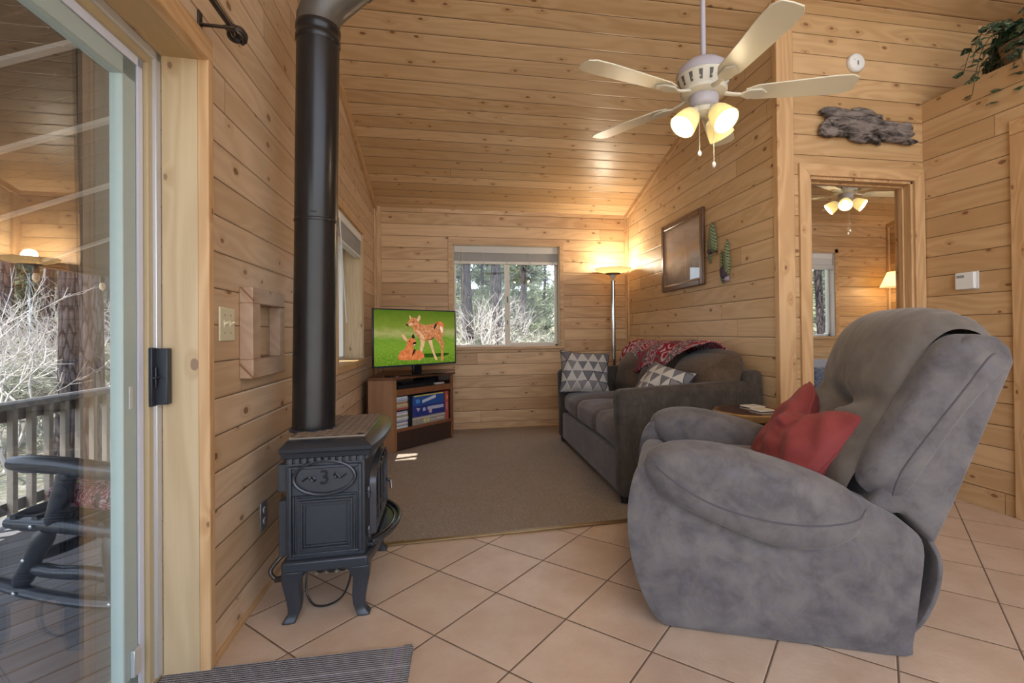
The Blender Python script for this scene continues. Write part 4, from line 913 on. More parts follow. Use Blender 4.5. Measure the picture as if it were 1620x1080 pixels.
for a, b in ((.05, .06), (.05, SL - .06), (.90, .06), (.90, SL - .06)):
    m = MB(); m.lathe([(.022, 0), (.028, .03), (.030, .05)], 14, (a, b, -.008)); m.build('foot', M_FOOT, sf)

# patterned cushions
def tri_material():
    g = G('triangle_print'); ux, uy, _ = g.xyz(g.tc('UV')); NX, NY = 4.6, 4.2
    v = g.M('MULTIPLY', uy, NY); row = g.M('FLOOR', v); fv = g.M('SUBTRACT', v, row)
    u = g.M('ADD', g.M('MULTIPLY', ux, NX), g.M('MULTIPLY', g.M('MODULO', g.M('ADD', row, 8.0), 2.0), .5)); cu = g.M('FLOOR', u); fu = g.M('SUBTRACT', u, cu)
    half = g.M('ABSOLUTE', g.M('SUBTRACT', fu, .5))
    d = g.M('SUBTRACT', g.M('MULTIPLY', g.M('SUBTRACT', 1.0, fv), .5), half)        # >0 : upright triangle
    upr = g.step(d, -.012, .012); r1, _c = g.white(g.comb(cu, row, 1.0)); cu2 = g.M('FLOOR', g.M('ADD', u, .5)); r2, _c = g.white(g.comb(cu2, row, 5.0))
    lightc = g.mix(g.M('GREATER_THAN', r1, .55), (.50, .46, .40), (.36, .32, .27)); greyc = g.mix(g.M('GREATER_THAN', r2, .5), (.20, .185, .18), (.135, .13, .14))
    c = g.mix(upr, greyc, lightc)
    line = g.step(g.M('ABSOLUTE', d), .030, .048, 1, 0); hl_ = g.step(g.M('MINIMUM', fv, g.M('SUBTRACT', 1.0, fv)), .035, .06, 1, 0)
    blackrow = g.M('GREATER_THAN', g.white(g.comb(cu2, row, 9.0))[0], .38)
    edge = g.mix(blackrow, (.55, .51, .45), (.018, .018, .025))
    c = g.mix(g.M('MULTIPLY', line, .85), c, edge); c = g.mix(g.M('MULTIPLY', hl_, g.M('MULTIPLY', blackrow, .9)), c, (.02, .02, .028))
    fu2 = g.M('ABSOLUTE', g.M('SUBTRACT', g.M('FRACT', g.M('ADD', u, .5)), .5)); inn_ = g.step(g.M('SUBTRACT', g.M('MULTIPLY', fv, .5), fu2), .11, .13)
    nz = g.noise(g.tc(), 300, 2); return g.pbr(g.mix(g.M('MULTIPLY', nz, .25), c, (.2, .18, .17)), .85, 0, g.bump(nz, .3, .003), Specular_IOR_Level=.15)
M_TRI = tri_material(); M_PIPING = flat('navy_piping', (.02, .02, .03), .7)
def pillow(name, label, cat, W, H, T, mat, M4, piping=None, deform=None, group=None, n=22, seed=0):
    o = thing(name, label, cat, group=group); o.matrix_world = M4
    sgn = lambda v, k: math.copysign(abs(v) ** k, v)
    def P(u, v, s):
        a, b = u * 2 - 1, v * 2 - 1
        t = T * (max(0, (1 - a ** 2)) * max(0, (1 - b ** 2))) ** .42
        x = W / 2 * a * (1 - .085 * (1 - b * b) * abs(a)); z = H / 2 * b * (1 - .085 * (1 - a * a) * abs(b))
        y = s * t + .004 * s + mnoise.noise(Vector((a * 2.2 + seed, b * 2.2, s))) * .014 * (1 - a ** 4) * (1 - b ** 4)
        p = Vector((x, y, z)); return deform(p, a, b) if deform else p
    m = MB(); m.grid(lambda u, v: P(u, v, -1), n, n); m.grid(lambda u, v: P(1 - u, v, 1), n, n); bmesh.ops.remove_doubles(m.bm, verts=m.bm.verts[:], dist=.0005)
    rim = [P(k / n, 0, 0) for k in range(n)] + [P(1, k / n, 0) for k in range(n)] + [P(1 - k / n, 1, 0) for k in range(n)] + [P(0, 1 - k / n, 0) for k in range(n)]
    V = rim
    m.build('cushion_cover', mat, o)
    q = MB(); q.tube(rim + [rim[0]], .0055, 6, cap=False); q.build('piping', piping or mat, o)
    return o
def pose(loc, rz=0, rx=0, ry=0): return Matrix.Translation(loc) @ Matrix.Rotation(R(rz), 4, 'Z') @ Matrix.Rotation(R(rx), 4, 'X') @ Matrix.Rotation(R(ry), 4, 'Y')
pillow('throw_pillow', 'grey triangle print cushion standing at the far arm of the sofa', 'cushion', .47, .41, .085, M_TRI, pose((1.165, 4.43, .678), -6, -22, 4), M_PIPING, seed=1)
pillow('throw_pillow', 'grey triangle print cushion slumped behind the near arm of the sofa', 'cushion', .40, .40, .085, M_TRI, pose((1.36, 3.16, .648), -62, -38, 12), M_PIPING, seed=2)

# throw blanket draped over the back cushions
g = G('red_paisley_throw'); ux, uy, _ = g.xyz(g.tc('UV'))
cv = g.comb(g.M('MULTIPLY', ux, 9.0), g.M('MULTIPLY', uy, 5.0), 0.0); nn = g.noise(cv, 1.0, 2, .5, .0, True); cw_ = g.mix(.25, cv, nn, 'ADD')
vv = g.vor(cw_, 1.0); d1_ = vv.outputs['Distance']; ringw = g.M('SINE', g.M('MULTIPLY', d1_, 26.0)); v2 = g.vor(cw_, 4.5, 'DISTANCE_TO_EDGE'); 
bandu = g.M('FRACT', g.M('MULTIPLY', ux, 3.4)); inb = g.step(bandu, .50, .54)
dots = g.step(g.vor(g.comb(g.M('MULTIPLY', ux, 46.0), g.M('MULTIPLY', uy, 26.0), 0.0), 1, 'F1', .5).outputs['Distance'], .22, .34, 1, 0)
pale = g.mix(inb, g.step(ringw, .35, .6), g.M('MAXIMUM', dots, g.step(v2.outputs['Distance'], .05, .10, 1, 0)))
c = g.mix(g.M('MULTIPLY', pale, .85), g.mix(inb, (.26, .018, .035), (.20, .03, .055)), (.52, .42, .40))
c = g.mix(g.M('MULTIPLY', g.step(g.xyz(vv.outputs['Color'])[0], .72, .76), g.step(ringw, .2, .4)), c, (.12, .11, .10))
M_THROW = g.pbr(c, .9, 0, g.bump(g.noise(g.tc(), 300, 2), .4, .003), Specular_IOR_Level=.1)
def throwf(u, v):      # u along the sofa (far to near), v from the wall side over the top to the front
    y = 4.52 - 1.42 * u
    path = [(1.845, .80), (1.845, .89), (1.80, .945), (1.73, .955), (1.655, .930), (1.60, .860), (1.545, .690)]
    vmax = 1.0 - .40 * max(0, u - .66) / .34 + .05 * math.sin(u * 9); t = min(.999, max(0, v * vmax)) * (len(path) - 1); k = int(t); f = t - k
    x = path[k][0] + (path[k + 1][0] - path[k][0]) * f; z = path[k][1] + (path[k + 1][1] - path[k][1]) * f
    n = mnoise.noise(Vector((y * 4, v * 3, .3))) * .018 + mnoise.noise(Vector((y * 11, v * 4, 1.3))) * .008
    d = .045 * math.exp(-((y - 4.02) / .10) ** 2) + .035 * math.exp(-((y - 3.52) / .08) ** 2)
    return (x - .012 + n - .0 * d, y + .10 * (v - .5) * u, z + .018 + abs(n) - d * .55)
m = MB(); m.grid(throwf, 64, 26); o = m.build('throw_blanket', M_THROW); sm = o.modifiers.new('thick', 'SOLIDIFY'); sm.thickness = .007; sm.offset = 1
tag(o, 'red patterned throw blanket draped over the sofa back cushions', 'blanket')

# ------------------------------------------------------------------ recliner
rc_ = thing('recliner', 'blue grey suede recliner with rounded arms and tufted back on the tiles', 'recliner', (.615, 1.66, 0), math.atan2(-.346, .781))
RW = .92
fy = lambda yc: (lambda a, b, c: (a, yc + c, b))
side = smooth_outline([(.085, .018), (.02, .12), (-.02, .27), (-.025, .42), (.0, .53), (.06, .59), (.18, .60), (.42, .58), (.62, .53), (.76, .485), (.86, .425), (.905, .360), (.895, .22), (.872, .05), (.855, .006), (.70, .004), (.45, .004), (.20, .006)], 4)
padl = smooth_outline([(.052, .500), (.030, .560), (.055, .615), (.125, .648), (.22, .656), (.34, .642), (.48, .608), (.62, .560), (.715, .508), (.752, .455), (.742, .400), (.690, .350), (.600, .318), (.490, .318), (.380, .345), (.270, .385), (.170, .425), (.095, .460)], 4)
for sgn, yc_ in ((-1, .065), (1, RW - .065)):
    m = MB(); m.puff(side, .024, fy(yc_), .045, n=7, p=3.4, ctr=(.44, .29)); 
    m.build('side_panel', M_SUEDE, rc_)
    m = MB(); m.puff(padl, .085, fy(yc_ - sgn * -.012), .030, n=9, p=2.7, ctr=(.38, .49))
    crease = seam_on(m, [(q[0], 0, q[1]) for q in spline([(.075, .585, 0), (.13, .545, 0), (.25, .478, 0), (.40, .437, 0), (.55, .425, 0), (.68, .44, 0), (.745, .47, 0)], 8)], (0, 1 if sgn < 0 else -1, 0), far=2.0 if sgn < 0 else -0.0) if sgn < 0 else []
    am = m.build('arm_pad', M_SUEDE, rc_)
    if crease:
        q = MB(); q.tube(crease, .0028, 6); q.build('arm_seam', flat('dark_seam', (.075, .068, .075), .8), am)
    q = MB(); q.tube([(a, yc_ + sgn * .047 * 0 + 0, b) for a, b in padl] + [(padl[0][0], yc_, padl[0][1])], .004, 6, cap=False)
m = MB(); m.rbox((.43, RW / 2, .405), (.66, RW - .25, .18), .06, 6, (0, 0, .02)); m.build('seat_cushion', M_SUEDEIN, rc_)
m = MB(); m.rbox((.055, RW / 2, .30), (.12, RW - .26, .42), .05, 6, (.015, 0, 0)); m.build('footrest', M_SUEDE, rc_)
m = MB(); m.box(.12, .14, .06, .84, RW - .14, .32); m.build('mechanism_box', flat('dark_lining', (.02, .018, .018), .8), rc_, bevel=.01)
# back: shell, side rolls, tufted inner cushion
shell = [(.70, .40), (.80, .44), (.858, .455), (.945, .352), (1.00, .485), (1.085, .715), (1.170, .945), (1.160, .990), (1.125, 1.026), (1.06, 1.036), (.978, .975), (.86, .68), (.77, .50)]
m = MB(); m.prism(shell, .035, RW - .035, lambda u, v, t: (u, t, v)); m.build('back_shell', M_SUEDE, rc_, bevel=.022, seg=4)
roll_o = smooth_outline([(.830, .468), (.775, .500), (.738, .552), (.765, .640), (.835, .775), (.905, .905), (.955, .985), (1.010, 1.028), (1.075, 1.032), (1.135, 1.008), (1.178, .962), (1.150, .925), (1.085, .850), (1.000, .725), (.930, .610), (.875, .515)], 4)
for yc_ in (.085, RW - .085):
    m = MB(); m.puff(roll_o, .060, fy(yc_), .012, n=8, p=2.6, ctr=(.95, .76)); sgn = -1 if yc_ < .5 else 1
    sm_ = seam_on(m, [(q[0], 0, q[1]) for q in spline([(.825, .50, 0), (.85, .60, 0), (.94, .745, 0), (1.03, .875, 0), (1.10, .965, 0), (1.15, .975, 0)], 8)], (0, 1, 0)) if yc_ < .5 else []
    ro = m.build('back_roll', M_SUEDE, rc_)
    if sm_:
        q = MB(); q.tube(sm_, .003, 6); q.build('roll_seam', flat('dark_seam_b', (.08, .07, .075), .8), ro)
bp_ = [(.690, .440), (.715, .520), (.765, .615), (.815, .715), (.865, .815), (.915, .915), (.965, 1.000), (1.03, 1.050), (1.10, 1.045), (1.15, .99), (1.16, .93)]
bpath = spline([(a, b, 0) for a, b in bp_], 6)
def backf(u, v):
    k = v * (len(bpath) - 1); i = min(len(bpath) - 2, int(k)); f = k - i; p = bpath[i].lerp(bpath[i + 1], f); d = (bpath[i + 1] - bpath[i]).normalized(); n = Vector((-d.y, d.x, 0))
    b = u * 2 - 1; y = RW / 2 + b * (RW / 2 - .095)
    prof_ = max(0, 1 - abs(b) ** 3.2) ** .6
    bul = .055 * prof_ * (.55 + .45 * math.sin(PI * min(1, v * 1.1)))
    vc = .34; bul += .045 * prof_ * math.exp(-((v - .62) / .20) ** 2) + .020 * prof_ * math.exp(-((v - .16) / .10) ** 2)
    bul -= (.050 * math.exp(-((v - vc - .05 * abs(b)) / .030) ** 2) * max(0, 1 - abs(b) ** 2)) + .055 * math.exp(-((v - vc) / .07) ** 2 - (b / .16) ** 2)
    th = math.atan2(v - vc, b * .6); rr_ = math.hypot(v - vc, b * .6); bul += .007 * math.sin(th * 17) * math.exp(-(rr_ / .22) ** 2) * (rr_ > .02) 
    bul += .006 * math.sin(b * 26 + v * 7) * math.exp(-((v - .80) / .10) ** 2)
    q = p + n * bul; return (q.x, y, q.y)
m = MB(); m.grid(backf, 44, 70); m.build('back_cushion', M_SUEDEIN, rc_, sharp=60)
b0 = Vector(backf(.5, .345))
m = MB(); m.lathe([(.016, -.004), (.017, .002), (.012, .007), (.003, .009)], 18, (b0.x - .003, b0.y, b0.z), (-.88, 0, .47)); m.build('tuft_button', M_SUEDE, rc_)
m = MB()
def rearf(u, v):
    P = spline([(.945, .372, 0), (.975, .30, 0), (.965, .20, 0), (.925, .10, 0), (.870, .035, 0)], 5); k = v * (len(P) - 1); i = min(len(P) - 2, int(k)); p = P[i].lerp(P[i + 1], k - i)
    return (p.x, .06 + (RW - .12) * u, p.y)
m.grid(rearf, 14, 20); o = m.build('rear_flap', M_SUEDE, rc_); q = o.modifiers.new('thick', 'SOLIDIFY'); q.thickness = .014
for a, b in ((.12, .16), (.12, RW - .16), (.78, .16), (.78, RW - .16)):
    m = MB(); m.lathe([(.022, 0), (.024, .02), (.02, .07)], 12, (a, b, 0)); m.build('foot', M_FOOT, rc_)

# red pillow, chopped in the middle of its top edge, in the recliner
RM = Matrix.Translation((.615, 1.66, 0)) @ Matrix.Rotation(math.atan2(-.346, .781), 4, 'Z')
def chop(p, a, b):
    k = math.exp(-((a + .05) / .42) ** 2) * max(0, b + .25) / 1.25; p.z -= .105 * k; p.y -= .02 * k
    th = math.atan2(a, b - 1.2); rd = math.hypot(a, b - 1.2); p.y += (.011 * math.sin(th * 13 + .8 * math.sin(rd * 4)) * min(1, rd) + .012 * mnoise.noise(Vector((a * 3.5, b * 3.5, 4.2)))) * (1 - a ** 4) * (1 - b ** 4); return p
pillow('throw_pillow', 'brick red pillow dented at the top leaning in the recliner', 'cushion', .54, .43, .090, M_RED, RM @ Matrix.Translation((.655, .425, .604)) @ Matrix.Rotation(R(-78), 4, 'Z') @ Matrix.Rotation(R(-36), 4, 'X') @ Matrix.Rotation(R(10), 4, 'Y'), None, chop, n=40, seed=6)

# ------------------------------------------------------------------ log slab side table with coasters
g = G('resin_slab_top'); x, y, z = g.xyz(); rr_ = g.M('SQRT', g.M('ADD', g.M('MULTIPLY', x, x), g.M('MULTIPLY', y, y))); nw = g.noise(g.tc(), 9, 4, .6)
rg = g.M('SINE', g.M('MULTIPLY', g.M('ADD', rr_, g.M('MULTIPLY', nw, .06)), 190.0)); c = g.mix(g.step(rg, -.6, .8), (.045, .013, .008), (.13, .035, .018)); c = g.mix(g.step(g.M('ADD', rr_, g.M('MULTIPLY', nw, .03)), .198, .218), c, (.42, .22, .06))
M_SLAB = g.pbr(c, .12, 0, None, Coat_Weight=.6, Coat_Roughness=.06)
M_BARK = flat('slab_edge', (.34, .18, .055), .6, var=.6, scale=26)
et = thing('side_table', 'small dark resin log slab table between the sofa and the recliner', 'side table', (1.665, 2.545, 0))
slo = []
for k in range(56):
    a = 2 * PI * k / 56; r = .218 + .012 * math.sin(a * 3 + 1) + .007 * math.sin(a * 7) + .003 * math.sin(a * 15); slo.append((r * math.cos(a), r * math.sin(a) * .93))
m = MB(); m.prism(slo, .556, .594, lambda u, v, t: (u * (1 - .04 * (t < .57)), v * (1 - .04 * (t < .57)), t)); m.build('slab_edge', M_BARK, et, bevel=.004)
m = MB(); m.prism([(u * .975, v * .975) for u, v in slo], .590, .5965, lambda u, v, t: (u, v, t)); m.build('slab_top', M_SLAB, et, bevel=.002)
for k in range(3):
    a = 2 * PI * k / 3 + .5; m = MB(); m.tube([(.11 * math.cos(a), .11 * math.sin(a), .56), (.17 * math.cos(a), .17 * math.sin(a), 0)], [.024, .017], 12); m.build('leg', M_BARK, et)
M_COAST = flat('white_stone_coaster', (.68, .66, .60), .4, var=.08, scale=40)
for (lx, ly, rz, lab) in ((.030, .105, 6, 'square white coaster on the slab table, nearer the wall'), (.005, -.030, 3, 'square white coaster on the slab table, nearer the recliner')):
    m = MB(); m.box(-.052, -.052, 0, .052, .052, .009); o = m.build('coaster', M_COAST, bevel=.004); o.location = (1.665 + lx + .03, 2.545 + ly - .01, .5972); o.rotation_euler = (0, 0, R(rz)); tag(o, lab, 'coaster', 'white coasters on the slab table')

# ------------------------------------------------------------------ ceiling fans
M_BLADE = flat('cream_blade', (.66, .61, .47), .35)
M_FANW = flat('cream_fan_metal', (.60, .56, .46), .35)
g = G('lit_glass_shade'); e = g.nt.nodes.new('ShaderNodeEmission'); e.inputs[0].default_value = (1, .86, .46, 1); e.inputs[1].default_value = .18
tr_ = g.nt.nodes.new('ShaderNodeBsdfTranslucent'); tr_.inputs[0].default_value = (.45, .40, .25, 1); di = g.nt.nodes.new('ShaderNodeBsdfPrincipled'); di.inputs['Base Color'].default_value = (.75, .68, .45, 1); di.inputs['Roughness'].default_value = .25
a1 = g.nt.nodes.new('ShaderNodeMixShader'); a1.inputs[0].default_value = .45; a2 = g.nt.nodes.new('ShaderNodeAddShader')
g.nt.links.new(di.outputs[0], a1.inputs[1]); g.nt.links.new(tr_.outputs[0], a1.inputs[2]); g.nt.links.new(a1.outputs[0], a2.inputs[0]); g.nt.links.new(e.outputs[0], a2.inputs[1]); g.nt.links.new(a2.outputs[0], g.out.inputs[0]); M_SHADE = g.m
M_BULB = glow('fan_bulb', (1, .90, .68), 2.4)
def blade_outline(r0_, r1_, w0, w1):
    P = [(r0_, -w0 * .55), (r0_ + .05, -w0), (r1_ - .10, -w1), (r1_ - .03, -w1 * .93), (r1_, -w1 * .62), (r1_ + .004, 0), (r1_, w1 * .62), (r1_ - .03, w1 * .93), (r1_ - .10, w1), (r0_ + .05, w0), (r0_, w0 * .55)]
    return P
def make_fan(name, label, loc, top, a0, sc=1.0, shade_az=(200, 318, 80), pitch_=-9, energy=4, tiltdn=50, chains=((-.035, -.02, .24), (.02, -.05, .30)), flip=1):
    f = thing(name, label, 'ceiling fan', loc)
    m = MB(); m.lathe([(.0125, .14), (.0125, top)], 16); m.build('downrod', M_FANGREY, f)
    m = MB(); m.lathe([(.03, top - .07), (.06, top - .03), (.065, top + .0)], 24); m.build('canopy', M_FANGREY, f)
    m = MB(); m.lathe([(.02, .205), (.045, .200), (.085, .185), (.118, .155), (.128, .125), (.128, .118)], 40); m.build('motor_cap', M_FANGREY, f)
    m = MB(); m.lathe([(.127, .122), (.124, .110), (.112, .075), (.098, .055), (.096, .048)], 40); mh = m.build('motor_housing', M_FANW, f)
    for k in range(16):
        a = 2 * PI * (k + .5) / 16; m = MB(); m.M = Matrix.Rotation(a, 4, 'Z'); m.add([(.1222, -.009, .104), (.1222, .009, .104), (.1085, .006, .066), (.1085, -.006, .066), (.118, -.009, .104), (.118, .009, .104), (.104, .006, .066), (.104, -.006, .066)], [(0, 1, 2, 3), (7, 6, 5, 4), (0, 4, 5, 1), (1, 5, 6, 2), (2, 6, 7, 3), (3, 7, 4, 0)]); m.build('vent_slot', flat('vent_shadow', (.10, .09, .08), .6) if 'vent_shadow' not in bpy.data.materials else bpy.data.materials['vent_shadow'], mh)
    m = MB(); m.lathe([(.108, .052), (.104, .040), (.085, .030), (.07, .028)], 36); m.build('flywheel', M_FANW, f)
    m = MB(); m.lathe([(.066, .032), (.068, .020), (.066, -.012), (.060, -.020), (.045, -.028)], 32); m.build('switch_housing', M_FANGREY, f)
    for k in range(5):
        a = R(a0) + 2 * PI * k / 5 * flip
        root = Matrix.Rotation(a, 4, 'Z') @ Matrix.Translation((0, 0, .030)) @ Matrix.Rotation(R(pitch_), 4, 'X')
        m = MB(); m.M = root; m.prism(blade_outline(.185, .66 * sc, .052, .068), -.003, .003, lambda u, v, t: (u, v, t)); b = m.build('blade', M_BLADE, f, bevel=.002)
        m = MB(); m.M = root
        m.tube([(.080, 0, .012), (.13, 0, -.002), (.18, 0, -.008)], [.016, .013, .011], 8, flat=.6); m.prism([(.165, -.010), (.20, -.034), (.255, -.030), (.285, 0), (.255, .030), (.20, .034), (.165, .010)], -.012, -.003, lambda u, v, t: (u, v, t)); m.build('blade_iron', M_FANW, b, bevel=.003)
    m = MB(); m.lathe([(.044, -.022), (.052, -.032), (.050, -.052), (.03, -.066), (.008, -.072)], 28); m.build('light_kit', M_FANW, f)
    for k, az in enumerate(shade_az):
        d = Matrix.Rotation(R(az), 3, 'Z') @ Vector((math.cos(R(tiltdn)), 0, -math.sin(R(tiltdn)))); base = Vector((d.x, d.y, 0)).normalized() * .045 + Vector((0, 0, -.036))
        m = MB(); m.lathe([(.014, -.01), (.016, .01), (.024, .022), (.026, .036)], 18, base, d); arm = m.build('lamp_holder', M_FANW, f)
        m = MB(); pr = [(.026, .028), (.040, .040), (.050, .065), (.056, .095), (.062, .128), (.059, .128), (.053, .095), (.046, .066), (.036, .044)]
        m.lathe(pr, 28, base, d, cap0=False, cap1=False); sh = m.build('lamp_shade', M_SHADE, f)
        m = MB(); m.lathe([(.012, .030), (.018, .05), (.027, .075), (.027, .092), (.018, .108), (.004, .114)], 18, base, d); m.build('bulb', M_BULB, sh)
        L = bpy.data.lights.new('fan_light', 'POINT'); L.energy = energy; L.color = (1, .80, .50); L.shadow_soft_size = .03; lo = bpy.data.objects.new('fan_light', L); COL.objects.link(lo); lo.parent = f; lo.location = base + d * .118
    for cx, cy, ln in chains:
        m = MB(); m.tube([(cx * .9, cy * .9, -.02), (cx, cy, -.05), (cx, cy, -ln)], .0016, 5); ch = m.build('pull_chain', M_FANW, f)
        m = MB(); m.lathe([(.002, .004), (.007, -.002), (.009, -.010), (.006, -.020), (.001, -.024)], 14, (cx, cy, -ln)); m.build('chain_knob', M_WHITE, ch)
    return f
FX, FY, FZ = 1.155, 2.124, 2.135
make_fan('ceiling_fan', 'cream five blade ceiling fan with lit glass shades hanging from the sloped ceiling', (FX, FY, FZ), ceil_z(FY) - FZ, 339.9, 1.0, (192, 290, 22))
make_fan('ceiling_fan', 'white ceiling fan with three lit shades in the bedroom through the doorway', (3.79, 4.2, 2.37), ceil_z(4.2) - 2.37, 352, 1.0, (148, 228, 308), energy=4, tiltdn=36, chains=((0, -.03, .36), (.03, -.02, .33)))

# ------------------------------------------------------------------ things on the doorway wall, the sofa wall and the right wall
t = thing('smoke_detector', 'round white smoke detector high on the boards above the doorway', 'smoke detector', (2.497, 2.682, 2.745))
m = MB(); m.lathe([(.056, 0), (.058, .006), (.058, .022), (.052, .030), (.046, .033), (.0, .033)], 36, (0, 0, 0), (0, -1, 0)); m.build('detector_body', M_WHITE, t)
m = MB(); m.box(-.004, -.0345, -.020, .004, -.032, .006); m.build('test_button', flat('grey_button', (.12, .11, .10), .5), t)
m = MB()
m.lathe([(.003, 0), (.003, .002)], 8, (-.024, -.0325, .012), (0, -1, 0)); m.build('indicator', flat('grey_dot', (.25, .24, .23), .5), t)
# bark slab
g = G('grey_pine_bark'); v = g.tc(); x, y, z = g.xyz(); bn = g.noise(g.comb(g.M('MULTIPLY', x, 7.0), y, g.M('MULTIPLY', z, 26.0)), 1, 6, .68, .5); bn2 = g.noise(v, 60, 5, .7)
c = g.mix(g.step(bn, .36, .60), (.028, .023, .022), (.27, .225, .20)); c = g.mix(g.step(bn2, .45, .75, 0, .6), c, (.27, .23, .21)); M_BARKW = g.pbr(c, .9, 0, g.bump(g.M('ADD', bn, g.M('MULTIPLY', bn2, .4)), 1.0, .02), Specular_IOR_Level=.15)
bt = thing('bark_slab', 'rough grey slab of pine bark hung on the boards above the doorway', 'wall decoration', (2.57, 2.660, 2.345))
def bark_piece(poly, d0, d1, seed):
    m = MB(); o_ = smooth_outline(poly, 4); o_ = [(a + .006 * mnoise.noise(Vector((a * 60, b * 60, seed))), b + .006 * mnoise.noise(Vector((a * 60, b * 60, seed + 5)))) for a, b in o_]
    m.puff(o_, .002, lambda a, b, c: (a, -d0 - (c + (.012 * mnoise.noise(Vector((a * 16, b * 45, seed))) if c > 0 else 0)), b), (d1) / 2, n=6, p=2.0, h2=.018); m.build('bark_plate', M_BARKW, bt)
bark_piece([(-.345, .075), (-.28, .098), (-.18, .090), (-.05, .075), (.05, .055), (.10, .04), (.06, .015), (-.06, .03), (-.2, .04), (-.33, .055)], .006, .014, 1)
bark_piece([(-.335, .05), (-.30, .03), (-.345, -.02), (-.35, -.075), (-.30, -.09), (-.22, -.085), (-.13, -.075), (0, -.055), (.08, -.06), (.20, -.075), (.31, -.055), (.33, -.035), (.28, -.01), (.16, .015), (.05, .03), (-.08, .045), (-.22, .05)], .010, .022, 2)
bark_piece([(-.12, .095), (-.06, .11), (.02, .095), (.09, .065), (.11, .045), (.05, .05), (-.04, .065)], .004, .016, 3)
bark_piece([(.10, .03), (.20, .02), (.27, .035), (.30, .01), (.31, -.02), (.27, -.04), (.18, -.02), (.09, .0)], .018, .020, 4)
bark_piece([(-.16, -.06), (-.05, -.065), (.02, -.05), (.08, -.085), (.085, -.12), (.03, -.105), (-.05, -.115), (-.12, -.10)], .004, .016, 5)
bark_piece([(.08, -.05), (.2, -.06), (.3, -.07), (.36, -.085), (.30, -.105), (.2, -.098), (.1, -.09)], .006, .018, 6)
bark_piece([(-.30, .02), (-.2, .03), (-.05, .02), (.05, .0), (.0, -.03), (-.12, -.03), (-.26, -.03)], .022, .020, 7)
# thermostat
t = thing('thermostat', 'small white thermostat on the boards of the right wall', 'thermostat'); t.matrix_world = FR @ Matrix.Translation((0, -.265, 1.340))
m = MB(); m.box(-.008, -.058, -.053, .0, .058, .053); m.build('back_plate', flat('white_grey_plate', (.55, .55, .55), .4), t, bevel=.003)
m = MB(); m.box(-.030, -.048, -.050, -.006, .058, .050); m.build('thermostat_body', M_WHITE, t, bevel=.004)
m = MB(); m.box(-.0308, .005, .018, -.0298, .048, .034); m.build('display', flat('lcd', (.26, .27, .25), .3), t)
# framed picture
pf = thing('picture_frame', 'brown framed picture behind glass on the boards above the sofa', 'picture', (1.945, 3.975, 1.738))
PW, PH = .80, .625; fwid = .055
m = MB()
def prof_bar(m, p, q, inner):
    p, q = Vector(p), Vector(q)
m.box(-.030, -PW / 2, -PH / 2, 0, -PW / 2 + fwid, PH / 2); m.box(-.030, PW / 2 - fwid, -PH / 2, 0, PW / 2, PH / 2); m.box(-.030, -PW / 2 + fwid, -PH / 2, 0, PW / 2 - fwid, -PH / 2 + fwid); m.box(-.030, -PW / 2 + fwid, PH / 2 - fwid, 0, PW / 2 - fwid, PH / 2)
m.build('frame_moulding', flat('brown_frame_wood', (.13, .065, .038), .3, var=.3, scale=14), pf, bevel=.010, seg=3)
m = MB(); m.box(-.022, -PW / 2 + fwid - .004, -PH / 2 + fwid - .004, -.016, -PW / 2 + fwid + .010, PH / 2 - fwid); m.box(-.022, PW / 2 - fwid - .010, -PH / 2 + fwid, -.016, PW / 2 - fwid + .004, PH / 2 - fwid); m.box(-.022, -PW / 2 + fwid, -PH / 2 + fwid - .004, -.016, PW / 2 - fwid, -PH / 2 + fwid + .010); m.box(-.022, -PW / 2 + fwid, PH / 2 - fwid - .01, -.016, PW / 2 - fwid, PH / 2 - fwid + .004); m.build('frame_liner', flat('tan_liner', (.30, .20, .12), .35), pf)
g = G('faded_landscape_print'); x, y, z = g.xyz(); n1 = g.noise(g.comb(0.0, g.M('MULTIPLY', y, 5.0), g.M('MULTIPLY', z, 7.0)), 1, 5, .6)
c = g.ramp(g.M('ADD', g.M('MULTIPLY', g.M('ADD', z, .26), 1.9), g.M('MULTIPLY', g.M('SUBTRACT', n1, .5), .45)), (0, (.16, .13, .15)), (.2, (.24, .18, .18)), (.36, (.58, .53, .50)), (.52, (.55, .36, .22)), (.70, (.42, .34, .31)), (.82, (.56, .47, .45)), (1, (.34, .27, .23)))
M_PRINT = g.pbr(c, .6)
m = MB(); m.box(-.014, -PW / 2 + fwid - .002, -PH / 2 + fwid - .002, -.010, PW / 2 - fwid + .002, PH / 2 - fwid + .002); m.build('print', M_PRINT, pf)
m = MB(); m.box(-.018, -PW / 2 + fwid, -PH / 2 + fwid, -.0165, PW / 2 - fwid, PH / 2 - fwid); m.build('glass', GLASS_PIC, pf)
